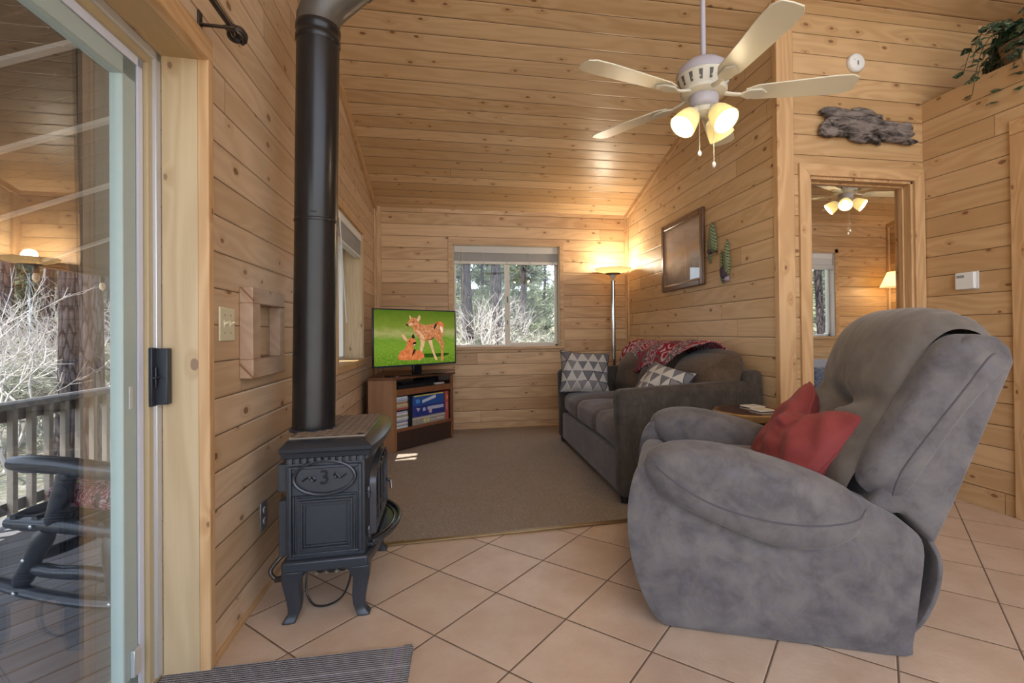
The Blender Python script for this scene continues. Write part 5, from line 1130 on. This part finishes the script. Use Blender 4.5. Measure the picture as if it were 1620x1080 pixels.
# two woven wall pockets
g = G('green_plaid_weave'); x, y, z = g.xyz(); q1 = g.M('SINE', g.lin([(300.0, y), (300.0, z)])); q2 = g.M('SINE', g.lin([(-300.0, y), (300.0, z)])); c = g.mix(g.step(q1, -.2, .2), (.05, .075, .035), (.17, .20, .09)); c = g.mix(g.step(q2, .3, .6, 0, .7), c, (.33, .33, .22)); M_PLAID = g.pbr(c, .8)
M_PLUM = flat('plum_cloth', (.05, .03, .05), .7, var=.5, scale=60)
def pocket(label, y, z, k):
    t = thing('wall_pocket', label, 'wall decoration', (1.945, y, z))
    if k == 0:
        m = MB(); m.puff(smooth_outline([(.015, .155), (.055, .02), (.065, -.06), (-.035, -.075), (-.05, -.04), (-.03, .06)], 4), .001, lambda a, b, c: (-.014 - c, a, b), .006, n=5, h2=.030); m.build('folded_leaf', M_PLAID, t)
        m = MB(); m.puff(smooth_outline([(.075, .09), (.085, -.05), (.075, -.15), (.045, -.135), (.06, -.02)], 4), .001, lambda a, b, c: (-.006 - c, a, b), .004, n=4, h2=.012); m.build('side_leaf', M_PLAID, t)
        m = MB(); m.puff(circ(14, .016, .022, (.03, -.068)), .004, lambda a, b, c: (-.034 - c, a, b), .002, n=4, h2=.014); m.build('cloth_bud', M_PLUM, t)
    else:
        m = MB(); m.puff(smooth_outline([(.055, .09), (.062, -.05), (.050, -.15), (.030, -.145), (.036, -.02)], 4), .001, lambda a, b, c: (-.006 - c, a, b), .005, n=5, h2=.014); m.build('side_leaf', M_PLAID, t)
        m = MB(); m.puff(smooth_outline([(-.030, .155), (-.058, .02), (-.060, -.08), (-.02, -.10), (-.012, -.02)], 4), .001, lambda a, b, c: (-.010 - c, a, b), .006, n=5, h2=.022); m.build('folded_leaf', M_PLAID, t)
        m = MB(); m.puff(smooth_outline([(.028, -.04), (-.020, -.045), (-.035, -.09), (-.01, -.125), (.024, -.11)], 4), .002, lambda a, b, c: (-.020 - c, a, b), .004, n=5, h2=.026); m.build('cloth_bud', M_PLUM, t)
        m = MB(); m.puff(smooth_outline([(.02, -.115), (-.04, -.112), (-.045, -.145), (.0, -.15)], 4), .002, lambda a, b, c: (-.010 - c, a, b), .003, n=4, h2=.014); m.build('lilac_tuft', flat('lilac_cloth', (.35, .31, .42), .8), t)
pocket('folded green plaid leaf ornament next to the picture frame', 3.430, 1.735, 0)
pocket('green plaid leaf ornament with plum bud and lilac tuft, farther from the picture', 3.275, 1.565, 1)
# ivy in a basket on the ledge
g = G('ivy_leaf'); rl = g.nt.nodes.new('ShaderNodeObjectInfo'); nl = g.noise(g.tc(), 26, 2); c = g.mix(g.step(nl, .35, .65), (.012, .035, .018), (.045, .10, .045)); nl2 = g.noise(g.tc(), 90, 2); c = g.mix(g.step(nl2, .55, .64, 0, .85), c, (.36, .38, .32)); M_IVY = g.pbr(c, .4)
iv = thing('potted_ivy', 'variegated trailing ivy in a basket on the ledge at upper right', 'plant'); iv.matrix_world = FR @ Matrix.Translation((.12, -.50, 2.53))
m = MB(); m.lathe([(.075, 0), (.10, .06), (.112, .13), (.104, .13), (.09, .06), (.06, .012)], 26)
for k in range(7): m.lathe([(.078 + k * .0055, .008 + k * .018), (.086 + k * .0055, .014 + k * .018), (.080 + k * .0055, .022 + k * .018)], 26, cap0=False, cap1=False)
m.build('basket', flat('wicker', (.26, .17, .09), .7, var=.4, scale=70), iv)
m = MB(); m.tube([(-.155 + .035 * math.cos(q), -.10 + .0 * q, -.03 + .045 * math.sin(q)) for q in [2 * PI * k / 20 for k in range(21)]], .010, 8); m.build('basket_handle', flat('wicker_b', (.30, .20, .11), .7, var=.4, scale=70), iv)
m = MB(); ri = random.Random(12); ms = MB()
def leaf(m, p, d, upv, L):
    d = d.normalized(); s_ = d.cross(upv).normalized(); n_ = s_.cross(d)
    P = [p, p + d * L * .25 + s_ * L * .42, p + d * L * .55 + s_ * L * .30, p + d * L + n_ * -.15 * L, p + d * L * .55 - s_ * L * .30, p + d * L * .25 - s_ * L * .42, p + d * L * .45 + n_ * L * .10]
    m.add(P, [(0, 1, 6), (1, 2, 6), (2, 3, 6), (3, 4, 6), (4, 5, 6), (5, 0, 6)])
for k in range(60):
    a = ri.uniform(0, 2 * PI); out = ri.uniform(.05, .24); ht = ri.uniform(.03, .24); drop = ri.uniform(0, .30) * (1 if math.cos(a) < .2 else .1)
    P = spline([(0, 0, .10), (out * .5 * math.cos(a), out * .5 * math.sin(a), .10 + ht * .8), (out * math.cos(a), out * math.sin(a), .10 + ht * .8 - drop * .4), (out * 1.25 * math.cos(a), out * 1.25 * math.sin(a), .06 + ht * .55 - drop)], 5)
    ms.tube(P, .0018, 4)
    for j in range(3, len(P), 2):
        dd = Vector((math.cos(a + ri.uniform(-1, 1)), math.sin(a + ri.uniform(-1, 1)), ri.uniform(-.9, .3))); leaf(m, P[j], dd, Vector((ri.uniform(-.4, .4), ri.uniform(-.4, .4), 1)), ri.uniform(.045, .08))
m.build('foliage', M_IVY, iv); ms.build('stems', flat('ivy_stem', (.04, .06, .02), .6), iv)

# ------------------------------------------------------------------ bedroom things seen through the doorway
bd = thing('bed', 'bed under a dark blue patterned quilt in the bedroom', 'bed', (3.30, 4.05, .010))
g = G('blue_damask_quilt'); v = g.tc(); x, y, z = g.xyz(); q = g.noise(v, 9, 3, .5, 2.2); rg = g.M('SINE', g.M('MULTIPLY', q, 60.0)); c = g.mix(g.step(rg, .1, .35), (.028, .036, .075), (.16, .18, .22)); M_QUILT = g.pbr(c, .8, 0, g.bump(rg, .2, .004), Sheen_Weight=.3)
m = MB(); m.rbox((.80, .62, .52), (1.65, 1.24, .34), .07, 6, (0, 0, .015)); m.build('quilt', M_QUILT, bd)
m = MB(); m.rbox((.80, .62, .25), (1.56, 1.18, .24), .03, 4); m.build('mattress_base', flat('bed_base', (.10, .10, .13), .8), bd)
for a, b in ((.1, .1), (1.5, .1), (.1, 1.14), (1.5, 1.14)):
    m = MB(); m.box(a - .03, b - .03, 0, a + .03, b + .03, .15); m.build('leg', M_FOOT, bd)
ns = thing('nightstand', 'wooden nightstand in the bedroom corner carrying the lamp', 'nightstand', (5.22, 5.12, .010))
m = MB(); m.box(-.22, -.20, 0, .22, .22, .64); m.build('cabinet_body', T_X, ns, bevel=.004)
m = MB(); m.box(-.24, -.22, .64, .24, .24, .665); m.build('top', T_X, ns, bevel=.004)
for k in range(2):
    m = MB(); m.box(-.20, -.215, .05 + k * .30, .20, -.20, .31 + k * .30); dd_ = m.build('drawer', T_X, ns, bevel=.003)
    m = MB(); m.lathe([(.008, 0), (.014, .014), (.010, .022)], 12, (0, -.215, .18 + k * .30), (0, -1, 0)); m.build('knob', M_BRONZE, dd_)
t = thing('table_lamp', 'lit table lamp with cream cone shade in the bedroom corner', 'lamp', (5.30, 5.08, .675))
m = MB(); m.lathe([(.08, 0), (.085, .012), (.03, .03), (.014, .06), (.022, .30), (.014, .55), (.010, .88)], 24); m.build('lamp_base', M_BRONZE, t)
g = G('cream_lampshade'); e = g.nt.nodes.new('ShaderNodeEmission'); e.inputs[0].default_value = (1, .78, .40, 1); e.inputs[1].default_value = .30; tr_ = g.nt.nodes.new('ShaderNodeBsdfTranslucent'); tr_.inputs[0].default_value = (.85, .76, .55, 1); a2 = g.nt.nodes.new('ShaderNodeAddShader'); g.nt.links.new(tr_.outputs[0], a2.inputs[0]); g.nt.links.new(e.outputs[0], a2.inputs[1]); g.nt.links.new(a2.outputs[0], g.out.inputs[0])
m = MB(); m.lathe([(.185, .90), (.105, 1.085), (.102, 1.085), (.181, .90)], 36, cap0=False, cap1=False); m.build('lamp_shade', g.m, t)
m = MB(); m.lathe([(.010, .88), (.026, .93), (.030, .96), (.015, 1.0)], 14); m.build('bulb', glow('bed_bulb', (1, .8, .5), 8), t)
L = bpy.data.lights.new('bed_lamp_light', 'POINT'); L.energy = 9; L.color = (1, .76, .42); L.shadow_soft_size = .04; lo = bpy.data.objects.new('bed_lamp_light', L); COL.objects.link(lo); lo.parent = t; lo.location = (0, 0, .90)

# ------------------------------------------------------------------ outside: deck, railing, porch roof, rocking chair, forest
DZ = -.20
da = R(-40); dm = Matrix.Translation((0, 0, DZ)) @ Matrix.Rotation(da, 4, 'Z'); inv = Matrix.Rotation(-da, 3, 'Z')
m = MB(); m.prism([tuple((inv @ Vector((a, b, 0)))[:2]) for a, b in ((-3.12, -2.5), (-.985, -2.5), (-1.06, 9), (-3.12, 9))], -.04, 0, lambda u, v, t: (u, v, t))
o = struct(m.build('deck', M_DECK), 'weathered grey deck of diagonal boards outside the patio door', 'deck'); o.matrix_world = dm
rl_ = thing('deck_railing', 'painted wooden railing with square balusters along the deck edge', 'railing', (-3.0, 0, DZ))
m = MB(); m.box(-.075, -2.4, .775, .075, 9, .815); m.build('top_cap', M_RAILTOP, rl_, bevel=.004)
m = MB(); m.box(-.02, -2.4, .69, .02, 9, .775); m.build('top_rail', M_RAILTOP, rl_, bevel=.003)
m = MB(); m.box(-.02, -2.4, .07, .02, 9, .15); m.build('bottom_rail', M_RAILTOP, rl_, bevel=.003)
bal = None
for k in range(34):
    if bal is None:
        m = MB(); m.box(.02, -.019, .04, .058, .019, .775); bal = m.build('baluster', M_RAIL, rl_, bevel=.002)
    else:
        b = bal.copy(); COL.objects.link(b); b.parent = rl_; b.location = (0, .147 * k, 0)
bal.location = (0, 0, 0)
for o in list(rl_.children):
    if o.name.startswith('baluster'): o.location.y += 2.40
# porch roof, with an invented slot that lets a sun patch onto the carpet
m = MB(); zr = lambda x: 2.62 + (x + .95) * .39
def roof(x0, x1, y0, y1):
    V = [(x0, y0, zr(x0)), (x1, y0, zr(x1)), (x1, y1, zr(x1)), (x0, y1, zr(x0))]; m.add(V + [(a, b, c + .06) for a, b, c in V], [(3, 2, 1, 0), (4, 5, 6, 7), (0, 1, 5, 4), (1, 2, 6, 5), (2, 3, 7, 6), (3, 0, 4, 7)])
sy0, sy1, sxa, sxb = 3.86, 4.08, -1.66, -1.20
roof(-3.35, -.96, -2.5, sy0); roof(-3.35, -.96, sy1, 9); roof(-3.35, sxa, sy0, sy1); roof(sxb, -.96, sy0, sy1)
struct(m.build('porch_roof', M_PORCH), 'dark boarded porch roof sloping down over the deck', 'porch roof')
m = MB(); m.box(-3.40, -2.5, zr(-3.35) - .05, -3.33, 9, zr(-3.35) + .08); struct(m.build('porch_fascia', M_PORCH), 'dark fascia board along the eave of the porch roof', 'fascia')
M_STRAP = flat('pale_batten', (.46, .43, .40), .5)
for k, yv in enumerate((2.45, 3.05, 3.75, 4.62)):
    m = MB(); V = []
    for xx in (-3.32, -.98): V += [(xx, yv - .018, zr(xx) - .022), (xx, yv + .018, zr(xx) - .022), (xx, yv + .018, zr(xx) - .001), (xx, yv - .018, zr(xx) - .001)]
    m.add(V, [(0, 1, 2, 3), (7, 6, 5, 4), (0, 4, 5, 1), (1, 5, 6, 2), (2, 6, 7, 3), (3, 7, 4, 0)]); n_tr[0] += 1; struct(m.build('trim_%d' % n_tr[0], M_STRAP))
# string light
sg_ = thing('string_light', 'string of hanging bulbs along the porch eave', 'string light', (-3.30, 0, 0))
m = MB(); P = []
for k in range(60):
    yv = 2.4 + k * .1; P.append((0, yv, 1.665 - .02 * abs(math.sin((yv - 4.52) * PI / .73))))
m.tube(P, .004, 5); m.build('cable', M_BLACK, sg_)
for k in range(-2, 5):
    yv = 4.523 + .732 * k; m = MB(); m.tube([(0, yv, 1.665), (0, yv, 1.625)], .003, 5); m.lathe([(.010, 1.63), (.020, 1.615), (.022, 1.575), (.017, 1.565)], 12, (0, yv, 0)); sk = m.build('lamp_socket', flat('socket_brown', (.06, .04, .03), .5) if k == -2 else bpy.data.materials['socket_brown'], sg_)
    m = MB(); m.lathe([(.016, 1.567), (.024, 1.54), (.020, 1.51), (.004, 1.495)], 12, (0, yv, 0)); m.build('bulb', flat('clear_bulb', (.75, .55, .35), .1) if k == -2 else bpy.data.materials['clear_bulb'], sk)

# rocking chair of black logs
M_LOG = flat('black_stained_log', (.022, .026, .036), .28, var=.5, scale=14)
M_SCREW = flat('screw_head', (.55, .55, .55), .3, .8)
rk = thing('rocking_chair', 'black log rocking chair on the deck beyond the patio door', 'rocking chair', (-2.0, 2.66, DZ), R(-17))
def log(m, p, q, r0_, r1_=None, n=9, wob=.04):
    p, q = Vector(p), Vector(q); r1_ = r1_ or r0_; P = []; RR = []
    for k in range(n):
        t = k / (n - 1); P.append(p.lerp(q, t) + Vector((0, 0, .004 * math.sin(t * 9 + p.x * 30)))); e = .72 if k in (0, n - 1) else 1; RR.append((r0_ + (r1_ - r0_) * t) * e * (1 + wob * math.sin(t * 13 + q.z * 40)))
    m.tube(P, RR, 12)
CW = .56
for yv in (0, CW):
    m = MB(); P = [(x_, yv, (.050 + .085 * ((x_ - .40) / .60) ** 2)) for x_ in [-.12 + 1.0 * k / 16 for k in range(17)]]; m.tube(P, .034, 10, flat=.8); rkr = m.build('rocker', M_LOG, rk)
    m = MB(); log(m, (-.05, yv, .675), (.62, yv, .64), .042); m.build('arm', M_LOG, rk)
    m = MB(); log(m, (.17, yv, .39), (.25, yv, .65), .040); m.build('arm_post', M_LOG, rk)
    m = MB(); log(m, (-.07, yv, .40), (.66, yv, .37), .034); m.build('side_rail', M_LOG, rk)
    m = MB(); log(m, (.14, yv, .375), (-.01, yv, .105), .043, .038); m.build('front_leg', M_LOG, rk)
    m = MB(); log(m, (.47, yv, .36), (.50, yv, .080), .040); m.build('rear_leg', M_LOG, rk)
    m = MB(); log(m, (.06, yv, .185), (.50, yv, .175), .030); m.build('stretcher', M_LOG, rk)
    m = MB(); log(m, (.60, yv, .32), (.86, yv, 1.10), .036); m.build('back_post', M_LOG, rk)
    for a, b in ((.10, .395), (.01, .088), (.50, .065), (.06, .24)):
        m = MB(); m.lathe([(.009, 0), (.009, .006), (.004, .009)], 10, (a, yv - .036, b), (0, -1, 0)); m.build('screw', M_SCREW, rkr)
m = MB(); log(m, (.06, 0, .23), (.10, CW, .26), .028); m.build('cross_rail', M_LOG, rk)
m = MB(); log(m, (.55, 0, .22), (.55, CW, .22), .028); m.build('cross_rail', M_LOG, rk)
for k in range(6):
    x_ = -.02 + k * .115; m = MB(); log(m, (x_, -.02, .425 - x_ * .05), (x_, CW + .02, .425 - x_ * .05), .024); m.build('seat_slat', M_LOG, rk)
for k in range(5):
    t_ = .2 + k * .18; x_, z_ = .60 + .26 * t_, .32 + .78 * t_; m = MB(); log(m, (x_, 0, z_), (x_, CW, z_), .024); m.build('back_slat', M_LOG, rk)
g = G('floral_cushion'); v = g.tc(); vc_ = g.vor(v, 9); q = g.noise(v, 8, 3, .5, 1.8); sw_ = g.M('SINE', g.M('MULTIPLY', q, 46.0)); c = g.mix(g.step(sw_, .45, .65), (.17, .012, .035), (.42, .30, .32)); c = g.mix(g.step(vc_.outputs['Distance'], .16, .22, 1, 0), c, (.20, .30, .05)); c = g.mix(g.step(g.noise(v, 16, 2), .60, .64), c, (.02, .012, .02)); M_FLOR = g.pbr(c, .8)
m = MB(); m.rbox((0, 0, .05), (.52, .48, .10), .045, 6, (0, 0, .02)); o = m.build('seat_cushion', M_FLOR); o.matrix_world = rk.matrix_basis @ Matrix.Translation((.31, CW / 2, .445)) @ Matrix.Rotation(R(3), 4, 'Y')
tag(o, 'red floral seat cushion on the black rocking chair outside', 'cushion')

# ground and far hill
g = G('forest_floor'); v = g.tc(); n1 = g.noise(v, .8, 5, .65); n2 = g.noise(v, 14, 5, .7); c = g.mix(g.step(n1, .35, .65), (.17, .14, .10), (.08, .085, .05)); c = g.mix(g.step(n2, .45, .7, 0, .7), c, (.34, .31, .28)); M_GROUND = g.pbr(c, 1.0)
def gz(x, y):
    r = math.hypot(x, y); return -1.1 + .018 * max(0, r - 6) ** 1.25 + .3 * mnoise.noise(Vector((x * .12, y * .12, 0)))
m = MB(); m.grid(lambda u, v: ((u - .5) * 150, (v - .5) * 150, gz((u - .5) * 150, (v - .5) * 150)), 70, 70); struct(m.build('ground', M_GROUND), 'pale forest floor around the cabin', 'ground')
m = MB(); m.box(-7, -16, -.35, 9, -2.35, -.12); struct(m.build('patio', flat('pale_bounce_slab', (.62, .59, .54), .9, var=.08, scale=3)), 'added pale slab behind the viewer that bounces sunlight onto the ceiling', 'patio')  # unseen slab added to bounce sunlight through the open back onto the ceiling
g = G('hazy_wooded_hill'); v = g.tc(); n1 = g.noise(v, .55, 6, .7); n2 = g.noise(v, 1.6, 6, .75); c = g.mix(g.step(n1, .4, .6), (.07, .10, .065), (.26, .23, .15)); c = g.mix(g.step(n2, .45, .62, 0, .8), c, (.035, .055, .04)); M_HILL = g.pbr(c, 1.0)
m = MB()
def hillf(u, v):
    a = R(-70 + 140 * u); r = 55 + 40 * v; hh_ = (9.5 + 4.0 * mnoise.noise(Vector((u * 7, 2.2, 0))) + 1.2 * mnoise.noise(Vector((u * 40, v * 6, 0)))) * math.sin(PI / 2 * min(1, v * 1.4)) ** .8; return (r * math.sin(a), r * math.cos(a), -1.0 + hh_)
m.grid(hillf, 120, 14); struct(m.build('hill', M_HILL), 'hazy wooded hill beyond the forest', 'hill')

# trees
g = G('pine_bark'); x, y, z = g.xyz(); pv = g.vor(g.comb(g.M('MULTIPLY', x, 15.0), g.M('MULTIPLY', y, 15.0), g.M('MULTIPLY', z, 2.6)), 1.0, 'DISTANCE_TO_EDGE'); n1 = g.noise(g.comb(x, y, g.M('MULTIPLY', z, .5)), 12, 5, .7); c = g.mix(g.step(pv.outputs['Distance'], .02, .16), (.016, .014, .016), (.085, .068, .066)); c = g.mix(g.step(n1, .45, .7, 0, .6), c, (.13, .11, .115)); M_PBARK = g.pbr(c, .95, 0, g.bump(pv.outputs['Distance'], .8, .05), Specular_IOR_Level=.1)
M_TWIG = flat('sun_whitened_twig', (.50, .45, .41), .8, var=.3, scale=3)  # twig colour whitened to carry the sun shining from behind
M_TWIGD = flat('dark_branch', (.085, .072, .068), .9, var=.4, scale=3)
def leafmat(name, a, b):
    g = G(name); n = g.noise(g.tc(), 2.2, 4, .7); n2 = g.noise(g.tc(), 20, 2); c = g.mix(g.step(n, .35, .65), a, b); c = g.mix(g.M('MULTIPLY', n2, .22), c, (.62, .62, .52))
    d = g.nt.nodes.new('ShaderNodeBsdfDiffuse'); g.put(d.inputs[0], c); t = g.nt.nodes.new('ShaderNodeBsdfTranslucent'); g.put(t.inputs[0], c); mx = g.nt.nodes.new('ShaderNodeMixShader'); mx.inputs[0].default_value = .3
    g.nt.links.new(d.outputs[0], mx.inputs[1]); g.nt.links.new(t.outputs[0], mx.inputs[2]); g.nt.links.new(mx.outputs[0], g.out.inputs[0]); return g.m
M_NEED = leafmat('pine_needles', (.035, .06, .03), (.17, .21, .12)); M_NEEDL = leafmat('pale_needles', (.055, .085, .04), (.27, .30, .18)); M_BUSH = leafmat('pale_scrub', (.16, .17, .11), (.46, .45, .37))
rt_ = random.Random(77)
def tuft(m, p, size, n, rng, el=.25):
    for _ in range(n):
        d = Vector((rng.gauss(0, 1), rng.gauss(0, 1), rng.gauss(0, .8) + el)); d.normalize(); s_ = d.orthogonal().normalized() * size * .085
        b = p + d * size * .1; e = p + d * size * rng.uniform(.7, 1.15); m.add([b - s_, b + s_, e], [(0, 1, 2)])
def pine(label, x, y, r, H, first=3.0, nb=26, mat=None, tsize=.30, lean=0.0, dead=6, group='pines behind the cabin', dens=7, pale=False):
    z0 = gz(x, y) - .2; t = thing('pine_tree', label, 'tree', (x, y, z0), 0, group); rng = random.Random(int(x * 100 + y * 10))
    m = MB(); P = [(lean * k / 12 * H * .1 + .04 * math.sin(k * 1.3 + x), .04 * math.cos(k * 1.7 + y), H * k / 12) for k in range(13)]; m.tube(P, [r * (1.12 if k == 0 else 1 - .055 * k) for k in range(13)], 14); m.build('trunk', M_PBARK, t)
    br = MB(); fo = MB()
    for k in range(dead + nb):
        dd = k < dead; h = rng.uniform(1.4, first + 1.5) if dd else rng.uniform(first, H * .96); a = rng.uniform(0, 2 * PI); fr = (h - first) / max(.1, H - first)
        L = rng.uniform(.7, 1.7) if dd else ((1.5 if 'hazy' in label else 2.2) * (1 - .75 * max(0, fr)) * rng.uniform(.6, 1.1)); up_ = rng.uniform(-.25, .15) if dd else rng.uniform(-.15, .35)
        base = Vector((lean * H * .1 * h / H, 0, h)); pts = [base + Vector((math.cos(a + .25 * q * math.sin(k)) * L * q, math.sin(a + .25 * q * math.sin(k)) * L * q, L * (up_ * q + .12 * math.sin(q * 5 + k)))) for q in (0, .25, .5, .75, 1)]
        br.tube(pts, [.022, .018, .013, .009, .004], 5)
        for q in range(2, 5):
            if dd or rng.random() < .5:
                e = pts[q] + Vector((rng.gauss(0, .28), rng.gauss(0, .28), rng.uniform(-.05, .35))); br.tube([pts[q], (pts[q] + e) / 2 + Vector((0, 0, .04)), e], [.008, .006, .003], 4)
            if not dd:
                for _ in range(dens): tuft(fo, pts[q] + Vector((rng.gauss(0, .26), rng.gauss(0, .26), rng.gauss(.05, .16))), tsize, 9, rng)
    br.build('branches', M_TWIG if pale else M_TWIGD, t)
    if nb: fo.build('foliage', mat or M_NEED, t)
    else: fo.bm.free()
    return t
def bare(label, x, y, H, n=5, mat=None, group='bare bushes at the forest edge', depth=4, r=.028, seed=1, spread=.55, leaf=None):
    z0 = gz(x, y) - .1; rng = random.Random(seed); m = MB(); t = thing('bare_bush', label, 'bush', (x, y, z0), 0, group); lf = MB()
    def grow(p, d, L, r_, k):
        mid = p + d * L * .5 + Vector((rng.gauss(0, .05), rng.gauss(0, .05), rng.gauss(0, .04))) * L; e = p + d * L + Vector((rng.gauss(0, .08), rng.gauss(0, .08), 0)) * L; m.tube([p, mid, e], [r_, r_ * .8, r_ * .6], 5 if k > 2 else 3, cap=False)
        if leaf and k < 2:
            for _ in range(2): tuft(lf, e, .16, 5, rng)
        if k > 0:
            for _ in range(3 if k > 1 else 3):
                q = (d + Vector((rng.gauss(0, spread), rng.gauss(0, spread), rng.gauss(.12, spread * .7)))).normalized(); grow(mid.lerp(e, rng.uniform(.1, 1)), q, L * rng.uniform(.55, .85), r_ * .58, k - 1)
    for _ in range(n): grow(Vector((rng.gauss(0, .15), rng.gauss(0, .15), 0)), Vector((rng.gauss(0, .35), rng.gauss(0, .35), 1)).normalized(), H * .36, r, depth)
    m.build('branches', mat or M_TWIG, t)
    if leaf: lf.build('leaves', leaf, t)
    return t
def at(ratio, y): return ratio * y, y
# beyond the patio door
pine('thick double ponderosa trunk beyond the deck railing, its left stem', *at(-.684, 8.6), .145, 15, 8, 18, dead=7, lean=.10)
pine('thick double ponderosa trunk beyond the deck railing, its right stem', *at(-.650, 8.7), .185, 16, 8, 18, dead=7)
pine('slim pine seen near the left frame edge through the patio door', *at(-.775, 13), .14, 13, 4, 24)
pine('slim pine left of the double trunk through the patio door', *at(-.71, 15), .13, 13, 3, 26)
pine('slim pine right of the double trunk through the patio door', *at(-.618, 14), .13, 12, 3.5, 26)
# through the far window
pine('broad dark trunk in the left pane of the far window', *at(.018, 13.5), .17, 14, 5.5, 18, dead=12)
pine('reddish trunk beside the meeting stile of the far window', *at(.080, 12.5), .15, 15, 6, 18, dead=10)
pine('slim dark pine in the middle of the right pane', *at(.133, 19), .14, 13, 3.8, 26)
pine('short green pine at the right of the far window', *at(.178, 23), .10, 7, 1.2, 40, M_NEEDL, dead=2, dens=8)
pine('dark green pine low in the right pane', *at(.113, 25), .11, 7.5, 1.0, 40, dead=2, dens=8)
pine('young pine behind the broad dark trunk', *at(.048, 22), .10, 9, 1.2, 40, M_NEEDL, dead=3)
pine('pine at the left edge of the far window', *at(-.022, 20), .12, 11, 2.5, 30, M_NEEDL)
# through the bedroom window and behind
pine('dark pine trunk in the bedroom window', *at(.828, 13), .13, 12, 2.5, 30)
pine('pale pine behind the bedroom window', *at(.865, 18), .12, 11, 2, 34, M_NEEDL)
for k, (q, yy_, hh_) in enumerate(((-.80, 17, 9), (-.74, 20, 10), (-.685, 22, 9), (-.64, 19, 8), (-.60, 21, 10), (-.57, 17, 9), (-.53, 22, 10), (.0, 28, 9), (.06, 30, 9), (.15, 32, 8), (.80, 24, 9), (.87, 26, 9))):
    pine('hazy pine far back in the forest', *at(q, yy_), .10, hh_, .8, 46, M_NEEDL if k % 2 else M_NEED, dead=2, group='hazy pines far back', dens=7, tsize=.36)
k = 0
for q, yy_, hh_, lab in ((-.80, 8.2, 3.4, 'pale bare bush left of the double trunk beyond the railing'), (-.735, 11.2, 3.6, 'pale bare bush just left of the thick trunks'), (-.605, 11.0, 3.4, 'pale bare bush right of the thick trunks'), (-.665, 13.5, 3.8, 'pale bare bush behind the thick trunks'),
                     (.0, 10.5, 2.6, 'pale bare bush low at the left of the far window'), (.045, 11.5, 3.2, 'tangled bare bush in the left pane of the far window'), (.07, 15, 3.6, 'bare bush behind the reddish trunk')):
    bare(lab, *at(q, yy_), hh_, 5, M_TWIG, seed=31 + k, depth=4, r=.03); k += 1
for q, yy_, hh_, lab in ((.10, 10.5, 1.9, 'pale leafy scrub at the left of the right pane'), (.145, 10.8, 2.0, 'pale leafy scrub in the middle of the right pane'), (.18, 11.5, 2.1, 'pale leafy scrub at the right of the far window'), (-.012, 12, 2.0, 'pale leafy scrub behind the television'), (.035, 13.5, 2.1, 'pale leafy scrub under the broad dark trunk'), (-.79, 10, 2.3, 'pale leafy scrub behind the railing at far left'), (-.70, 11, 2.2, 'pale leafy scrub behind the railing left of the trunks'), (-.60, 12, 2.2, 'pale leafy scrub behind the railing right of the trunks'), (.84, 11, 2.4, 'pale leafy scrub in the bedroom window')):
    bare(lab, *at(q, yy_), hh_, 5, M_TWIG, 'pale scrub at the forest edge', seed=61 + k, depth=4, r=.016, spread=.7, leaf=M_BUSH); k += 1
# dark limb of the near tree seen through the patio door
